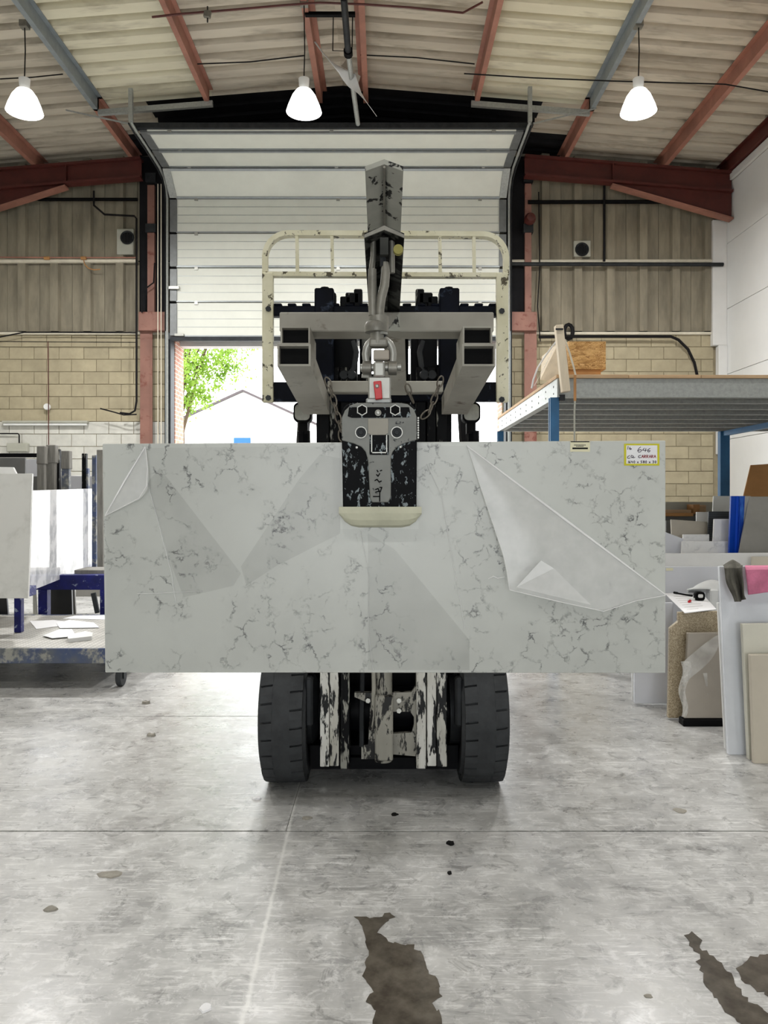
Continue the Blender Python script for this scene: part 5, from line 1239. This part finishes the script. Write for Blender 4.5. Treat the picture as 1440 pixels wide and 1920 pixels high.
for i, (a0, a1, b0, b1, dy) in enumerate(((1371,1381,1366,1376,.0),(1381,1388,1376,1383,.03),(1388,1397,1383,1390,.0))):
    pts = [P(b0,base,6.95+dy), P(b1,base,6.95+(.03 if i == 0 else dy if i == 1 else 0)), P(a1,930,6.95+.03), P(a0,930,6.95+dy)]
    MB().hexa(pts, [p+Vector((0,.03,0)) for p in pts]).build('face', 'bright_blue', bp, bevel=.002)
slab_px([(1394,932),(1470,932),(1470,868),(1408,872)], 8.8, .02, 'cardboard_sheet', 'cardboard', 'brown cardboard sheet standing by the white wall', 'cardboard', lean=.1)
tsk = thing('timber_stack', 'few timber offcuts stacked at the back wall right of the slab', 'timber', P(1285, 990, 9.2))
for k, (x0, y0, x1, y1, dd, m) in enumerate(((1240,956,1296,962,9.1,'deck_wood'),(1236,962,1300,968,9.0,'cardboard'),(1300,946,1312,964,9.2,'orange'),(1312,947,1324,970,9.3,'deck_wood'),(1240,968,1330,985,9.1,'stone_darkgrey'))):
    MB().box(PX(x0,dd), PX(x1,dd), dd, dd+.2, PZ(y1,dd), PZ(y0,dd)).build('plank', m, tsk, bevel=.003)
MB().box(PX(1240,9.4), PX(1340,9.4), 9.4, 9.5, PZ(1115,9.4), PZ(941,9.4)).build('rear_slab', 'vent_grey', tsk)
MB().box(PX(1240,9.1), PX(1330,9.1), 9.1, 9.3, 0, PZ(985,9.1)).build('bearer', 'stone_darkgrey', tsk)

# clipboard, tape measure, cloths
zc = PZ(1146, 4.86)+.004
pc = thing('paper_sheet', 'white work sheet lying on the offcuts under the tape measure', 'paper', (2.0, 5.0, zc))
def flatp(px, py, z): d = (H-z)*F/(py-935); return P(px, py, d)
q4 = [flatp(1284,1149,zc), flatp(1343,1142,zc), flatp(1316,1112,zc), flatp(1246,1112,zc)]
MB().hexa(q4, [p-Vector((0,0,.004)) for p in q4]).build('sheet', 'paper', pc)
for k in range(7):
    f0, f1 = (k+1)/9, .15
    a = q4[0].lerp(q4[3], f0); b = q4[1].lerp(q4[2], f0); c0 = a.lerp(b, .15); c1 = a.lerp(b, .7 if k % 3 else .5)
    MB().hexa([c0+Vector((0,0,.0002)), c1+Vector((0,0,.0002)), c1+Vector((0,.006,.0002)), c0+Vector((0,.006,.0002))], [c0+Vector((0,0,.0008)), c1+Vector((0,0,.0008)), c1+Vector((0,.006,.0008)), c0+Vector((0,.006,.0008))]).build('ruled_line', 'vent_grey', pc)
tm = thing('tape_measure', 'black tape measure resting on the white work sheet', 'tape measure', flatp(1312, 1128, zc))
c = flatp(1311, 1126, zc)
MB().prism([(c.x-.034+p[0], p[1]+zc) for p in rrect(0, .068, 0, .062, .022)], 'y', c.y-.02, c.y+.02).build('case', 'black', tm, bevel=.004)
MB().prism([(c.x-.016+p[0], p[1]+zc+.022) for p in rrect(0, .034, 0, .024, .008)], 'y', c.y-.0225, c.y-.019).build('badge', 'white_plastic', tm)
MB().box(c.x-.075, c.x-.033, c.y-.01, c.y+.01, zc+.004, zc+.018).build('tape_tongue', 'white_plastic', tm)
a, b = flatp(1264,1113,zc), flatp(1298,1119,zc)
pn = thing('marker_pen', 'black pen on the white work sheet', 'pen', a.lerp(b, .5))
MB().cyl(a+Vector((0,0,.007)), b+Vector((0,0,.007)), .006, n=10).build('barrel', 'black', pn, smooth=True)
MB().cyl(a+Vector((0,0,.007)), a.lerp(b,.18)+Vector((0,0,.007)), .009, n=10).build('cap', 'black', pn, smooth=True)
c = flatp(1293, 1130, zc); one(MB().cyl(c+Vector((-.008,-.01,.008)), c+Vector((.012,.02,.01)), .009, n=10), 'pen_cap', 'red_lever', 'small red pen cap beside the tape measure', 'cap', smooth=True)
cp2 = thing('crumpled_wrap', 'crumpled white plastic behind the tape measure', 'plastic', P(1325, 1120, 5.55))
rn = random.Random(5)
def crf(u, v):
    return P(1288+60*u, 1108-18*math.sin(u*2.2)*math.sin(v*math.pi)-2+6*v*(1-u), 5.62+.12*v)+Vector((0,0,.0010*math.sin(u*13+v*7)+.006*math.sin(v*9+u*4)))
MB().grid(crf, 26, 10).build('wrap', 'film_white', cp2, smooth=True, solid=.003)
MB().hexa([P(1331,1148,5.6),P(1348,1148,5.6),P(1348,1105,5.6),P(1333,1105,5.6)], [p+Vector((0,.1,0)) for p in (P(1331,1148,5.6),P(1348,1148,5.6),P(1348,1105,5.6),P(1333,1105,5.6))]).build('bundle', 'film_white', cp2, bevel=.01)
def cloth(fn, name, m, label, nu, nv):
    return one(MB().grid(fn, nu, nv), name, m, label, 'cloth', smooth=True, solid=.006)
zt3 = PZ(1062, 4.3)
def towel(u, v):        # v: over the top edge and down, u: across
    L_edge = 1359+5*v*5; 
    py = 1050+ (v**1.0)*78; wd = 38*(1-.38*v) if v > .12 else 32
    x0 = 1356+ 12*v*v*1.4+4*v; 
    x = x0+u*wd+2.2*math.sin(v*9+u*3)*v; d = 4.28-.085*min(1, v*5)+.05*math.cos(u*9.5)*(.25+.75*min(1,v*3))*.5
    if v < .14: py += 10*(1-v/.14)*(abs(u-.55)**1.2)*2.2
    py += 12*(u-.2)*max(0, v-.75)*-2.0 if u > .6 else 0
    return P(x, py, d-.02)
cloth(towel, 'grey_towel', 'towel', 'crumpled grey-green towel hanging on the film-wrapped slab', 22, 30)
def pink(u, v):
    x = 1397+6*v+u*62; y = 1061+v*54-u*8*v; d = 4.31-.115*min(1, v*8)+.008*math.sin(u*8+v*5)
    return P(x, y, d-.012-.03*v*0)
cloth(pink, 'pink_cloth', 'pink_cloth', 'pink cloth folded over the film-wrapped slab at the right edge', 24, 20)
# torn film over the taupe slab
tf = thing('torn_film', 'torn clear film hanging from the taupe slab to the floor', 'film', P(1280, 1345, 4.65))
def tfa(u, v):
    a = (1351-(1351-1282)*u, 1188+52*u**1.2); wd = 14+58*math.sin(min(1,u*1.15)*1.5)*(1-.25*u)
    return P(a[0]+6*v*math.sin(u*6), a[1]+wd*v*.8, 4.752-.014*math.sin(u*14+v*5))
MB().grid(tfa, 26, 10).build('drape', 'film_shred', tf, smooth=True)
def tfb(u, v): return P(1276+4*math.sin(u*9)+ (18-9*u)*v, 1240+u*104, 4.745-.02-.015*math.sin(u*17+v*6))
MB().grid(tfb, 26, 6).build('hanging_strip', 'film_shred', tf, smooth=True)
def tfc(u, v): return P(1318+10*u+8*v*(1-u), 1262+u*44, 4.755-.01*math.sin(u*7))
MB().grid(tfc, 14, 4).build('shred', 'film_shred', tf, smooth=True)

# ------------------------------------------------------------------ slab rack and trolley on the left
lr = thing('slab_rack', 'chipped dark blue A-frame slab rack with padded uprights', 'rack', (-3.6, 8.0, 0))
d = 7.6
MB().box(-5.6, PX(206,d), d, d+.12, PZ(1106,d), PZ(1078,d)).build('base_beam', 'blue_chipped', lr, bevel=.005)
MB().box(-5.6, PX(206,9.3), 9.3, 9.42, .5, .62).build('base_beam', 'blue_chipped', lr, bevel=.005)
for x in (-5.5, -3.42, PX(206,d)-.1): MB().box(x, x+.09, d, d+.09, 0, .5).build('leg', 'blue_chipped', lr, bevel=.004)
for x in (-5.5, -3.9, PX(206,d)-.1): MB().box(x, x+.09, 9.32, 9.41, 0, .5).build('leg', 'blue_chipped', lr, bevel=.004)
MB().box(PX(26,6.3), PX(39,6.3), 6.3, 6.36, .302, .62).build('leg', 'blue_chipped', lr, bevel=.004)
MB().box(PX(-60,6.3), PX(58,6.3), 6.26, 6.40, .60, .68).build('cross_bearer', 'blue_chipped', lr, bevel=.004)
MB().box(-3.95, -3.25, d+.12, 9.3, .54, .61).build('side_bearer', 'blue_chipped', lr)
MB().box(PX(150,7.9), PX(205,7.9), 7.75, 8.1, PZ(1078,7.9)-.01, PZ(1066,7.9)).build('timber_pad', 'timber_post', lr, bevel=.006)
for (x0, x1, y0, y1, dd, m, tilt) in ((69,83,836,930,7.9,'timber_post',0),(86,103,834,925,8.0,'timber_post',-2),(103,111,842,895,8.6,'mast_dark',0),(115,129,845,923,8.1,'blue_worn',0),
                                 (153,161,850,920,8.8,'mast_dark',0),(161,165,878,920,8.8,'blue_worn',0),(172,180,853,920,8.7,'blue_worn',0),(181,192,843,1062,8.2,'timber_post',1)):
    a, b = P(x0+tilt, y1, dd), P(x1+tilt, y1, dd); c, e = P(x1, y0, dd), P(x0, y0, dd)
    zl = .60; a.z = b.z = zl
    MB().hexa([a,b,c,e], [p+Vector((0,.06,0)) for p in (a,b,c,e)]).build('upright', m, lr, bevel=.006)
    if dd in (7.9, 8.0, 8.1): MB().hexa([P(x0-1.0,y0+34,dd-.012)+Vector((0,0,0)), P(x1+1.0,y0+34,dd-.012), P(x1+.5,y0,dd-.012), P(x0-.5,y0,dd-.012)], [p+Vector((0,.084,0)) for p in (P(x0-1.0,y0+34,dd-.012), P(x1+1.0,y0+34,dd-.012), P(x1+.5,y0,dd-.012), P(x0-.5,y0,dd-.012))]).build('padding', 'timber_post', lr, bevel=.006)
# polished slab receding along the rack
n0, n1 = P(56, 928, 6.75), P(181, 918, 9.0)
n0.z = 1.47; n1.z = 1.52
th = Vector((-.03, -.006, 0))
b0, b1 = Vector((n0.x, n0.y, .585)), Vector((n1.x, n1.y, .625))
ps = MB().hexa([b0, b1, n1, n0], [p+th for p in (b0, b1, n1, n0)])
one(ps, 'polished_slab', 'stone_polished', 'mirror-polished pale slab reflecting the bright doorway', 'slab', bevel=.002)
ps = MB().hexa([p+Vector((-.06,.05,-.0)) for p in (b0,b1,n1,n0)], [p+th+Vector((-.06,.05,0)) for p in (b0,b1,n1,n0)])
one(ps, 'stone_slab', 'stone_white', 'white slab racked directly behind the mirror-polished one', 'slab', bevel=.002)
slab_px([(-70,1122),(52,1122),(60,888),(-70,888)], 5.9, .03, 'stone_slab', 'stone_lined', 'off-white fine-lined slab at the left edge, nearest of the racked slabs', lean=.08)
slab_px([(-70,1090),(26,1090),(31,890),(24,876),(-70,875)], 6.2, .03, 'stone_offcut', 'stone_white', 'white chipped slab corner showing over the fine-lined slab', lean=.05)
slab_px([(-70,1080),(46,1080),(47,858),(-70,858)], 7.3, .03, 'stone_slab', 'stone_darkgrey', 'dark grey slab behind the chipped white corner at the left edge', lean=.05)
slab_px([(46,1050),(70,1050),(70,861),(46,861)], 9.0, .03, 'stone_offcut', 'stone_lilac', 'pale slab between the dark grey slab and the first upright')
one(MB().box(PX(-60,9.4), PX(70,9.4), 9.5, 9.58, PZ(857,9.5), PZ(850,9.5)), 'steel_bar', 'black', 'black horizontal bar behind the dark grey slab', 'bar')
slab_px([(56,1040),(186,1040),(186,892),(56,892)], 9.15, .02, 'stone_slab', 'stone_lilac', 'wide pale slab standing behind the padded uprights')
slab_px([(62,920),(70,920),(70,893),(62,893)], 8.9, .02, 'stone_offcut', 'stone_darkgrey', 'small dark offcut by the first upright')
slab_px([(92,gy(8.6)),(136,gy(8.6)),(134,1100),(90,1100)], 8.6, .03, 'stone_slab', 'stone_black', 'black slab standing on the floor under the blue rack', bevel=0)
slab_px([(62,gy(8.3)),(70,gy(8.3)),(66,1100),(61,1100)], 8.3, .03, 'stone_offcut', 'stone_cream', 'narrow cream slab edge under the rack')
slab_px([(134,gy(8.8)),(143,gy(8.8)),(139,1100),(130,1100)], 8.8, .03, 'stone_offcut', 'stone_grey', 'narrow grey slab edge right of the black slab')
slab_px([(142,gy(11)+2),(205,gy(11)+2),(205,1090),(142,1090)], 11.0, .03, 'stone_slab', 'stone_grey', 'plain grey slab low behind the rack')
slab_px([(0,1190),(18,1190),(12,1120),(-8,1120)], 7.4, .03, 'stone_slab', 'stone_black', 'black slab under the rack at the left edge')
# trolley
TY0, TY1, TZ = 5.65, 7.25, .30
tl = thing('flat_trolley', 'low flat trolley with dusty tread plate top and blue edge', 'trolley', (-3.0, 6.4, 0))
tx0, tx1 = -4.2, PX(203, TY0)
MB().box(tx0, tx1, TY0, TY1, TZ-.02, TZ).build('deck', 'tread_plate', tl)
MB().box(tx0, tx1, TY0-.03, TY0, TZ-.105, TZ+.004).build('front_edge', 'blue_worn', tl, bevel=.004)
MB().box(tx0, tx1, TY1, TY1+.03, TZ-.105, TZ+.004).build('rear_edge', 'blue_worn', tl, bevel=.004)
for x in (tx0-.03, tx1): MB().box(x, x+.03, TY0-.03, TY1+.03, TZ-.105, TZ+.004).build('side_edge', 'blue_worn', tl, bevel=.004)
for x in (tx0+.15, tx1+.06):
    for y in (TY0+.1, TY1-.1):
        cw = MB().lathe([(0,-.02),(.03,-.02),(.07,-.02),(.075,-.012),(.075,.012),(.07,.02),(0,.02)], (x, y, .075), 'x', 24).build('castor', 'rubber_black', tl, smooth=True)
        for s_ in (-1, 1): MB().box(x+s_*.027-.004, x+s_*.027+.004, y-.025, y+.03, .06, TZ-.1).build('fork', 'dark_steel', cw)
        MB().box(x-.05, x+.05, y-.05, y+.05, TZ-.11, TZ-.09).build('plate', 'dark_steel', cw)
def sheet(pts, label, name='paper_sheet', m='paper', th=.003, cat='paper', dz=.0):
    q_ = [flatp(a, b, TZ+dz) for a, b in pts]; n = len(q_)
    mb = MB().add(q_+[p+Vector((0,0,th)) for p in q_], [tuple(range(n)), tuple(range(2*n-1,n-1,-1))]+[(i,i+n,(i+1)%n+n,(i+1)%n) for i in range(n)])
    one(mb, name, m, label, cat)
sheet([(68,1180),(112,1174),(126,1166),(100,1163),(56,1165)], 'loose white paper lying leftmost on the trolley', dz=.001)
sheet([(112,1178),(186,1177),(176,1168),(130,1163),(106,1169)], 'wide white paper in the middle of the trolley', dz=.005)
sheet([(80,1192),(98,1197),(143,1193),(135,1180),(112,1180)], 'wrinkled paper nearest the trolley edge', dz=.009, m='film_white')
sheet([(118,1160),(196,1162),(200,1154),(140,1155)], 'white sheet lying at the back of the trolley', dz=.001)
sheet([(128,1205),(172,1200),(174,1193),(160,1190),(126,1198)], 'small white stone sample block on the trolley', 'stone_sample', 'stone_white', .03, 'sample', dz=.001)
one(MB().obox(flatp(179,1148,TZ)+Vector((0,0,.09)), (.045,.03,.20), (0,R(-12),0)), 'short_stake', 'dark_steel', 'short dark stake leaning at the back of the trolley', 'stake', bevel=.004)

# ------------------------------------------------------------------ puddles and litter on the floor
def puddle(outline, label, z=.0015):
    n = len(outline); rr = random.Random(len(label)); pts = []
    for i in range(n):
        a, b = Vector(outline[i]), Vector(outline[(i+1)%n]); k = max(2, int((b-a).length/7))
        for j in range(k):
            p = a.lerp(b, j/k)+Vector((rr.gauss(0,2.2), rr.gauss(0,2.2))); pts.append(flatp(p.x, p.y, 0))
    one(MB().prism([(p.x, p.y) for p in pts], 'z', .0003, z), 'puddle', 'wet_concrete', label, 'puddle')
puddle([(668,1718),(700,1722),(730,1712),(740,1720),(716,1735),(706,1748),(720,1760),(735,1768),(772,1772),(792,1785),(798,1815),(820,1838),(828,1868),(812,1880),(826,1905),(832,1945),(690,1945),(704,1900),(686,1880),(700,1858),(680,1830),(690,1790),(686,1752)], 'brown wet patch in the centre foreground')
puddle([(1282,1752),(1300,1748),(1315,1760),(1312,1778),(1345,1800),(1370,1830),(1395,1870),(1440,1900),(1440,1945),(1380,1915),(1352,1885),(1318,1840),(1308,1790)], 'long wet streak at the lower right edge')
puddle([(1384,1815),(1405,1795),(1440,1790),(1475,1830),(1440,1868),(1410,1848),(1388,1840)], 'small wet patch right of the long streak')
def crumb(px, py, sx, sy, hgt, m, label, name='stone_chip', seed=1):
    rr = random.Random(seed); c = flatp(px, py, 0); dd = c.y/F; n = 11
    ring = [(c.x+sx*dd*math.cos(a)*rr.uniform(.7,1.15), c.y+sy*dd*2.2*math.sin(a)*rr.uniform(.7,1.15)) for a in [2*math.pi*k/n for k in range(n)]]
    low_ = [Vector((x,y,.0004)) for x, y in ring]; mid = [Vector((c.x+(x-c.x)*.85, c.y+(y-c.y)*.85, hgt*rr.uniform(.5,1))) for x, y in ring]
    one(MB().loft(low_, mid), name, m, label, 'debris')
crumb(740,1528,7,3,.008,'soot','black chip on the joint side of the floor, farthest of the three',seed=2)
crumb(845,1582,8,4,.010,'soot','largest black chip on the floor, just past the joint',seed=3)
crumb(843,1638,5,2.5,.008,'soot','small black chip nearest the viewer',seed=4)
crumb(205,1640,24,7,.004,'scrap','long flattened paper scrap on the left floor','paper_scrap',5)
crumb(95,1705,14,5,.006,'scrap','crumpled pale scrap at the far left of the floor','paper_scrap',6)
crumb(385,1890,14,7,.006,'paper','torn white scrap in the bottom left foreground','paper_scrap',7)
crumb(274,1319,10,3,.02,'scrap','grey crumb on the floor near the trolley castor',seed=8)
crumb(284,1380,9,3,.02,'scrap','grey crumb left of the forklift tyre',seed=9)
crumb(482,1498,9,3,.01,'paper','pale scrap at the foot of the left tyre','paper_scrap',10)
crumb(575,1535,12,3,.01,'scrap','thin sliver on the floor before the left tyre',seed=11)
crumb(1275,1520,14,6,.002,'scrap','grey scuffed fleck on the floor at the right','floor_fleck',12)
crumb(1215,1868,9,3,.003,'scrap','grey fleck at the bottom right of the floor',seed=13)
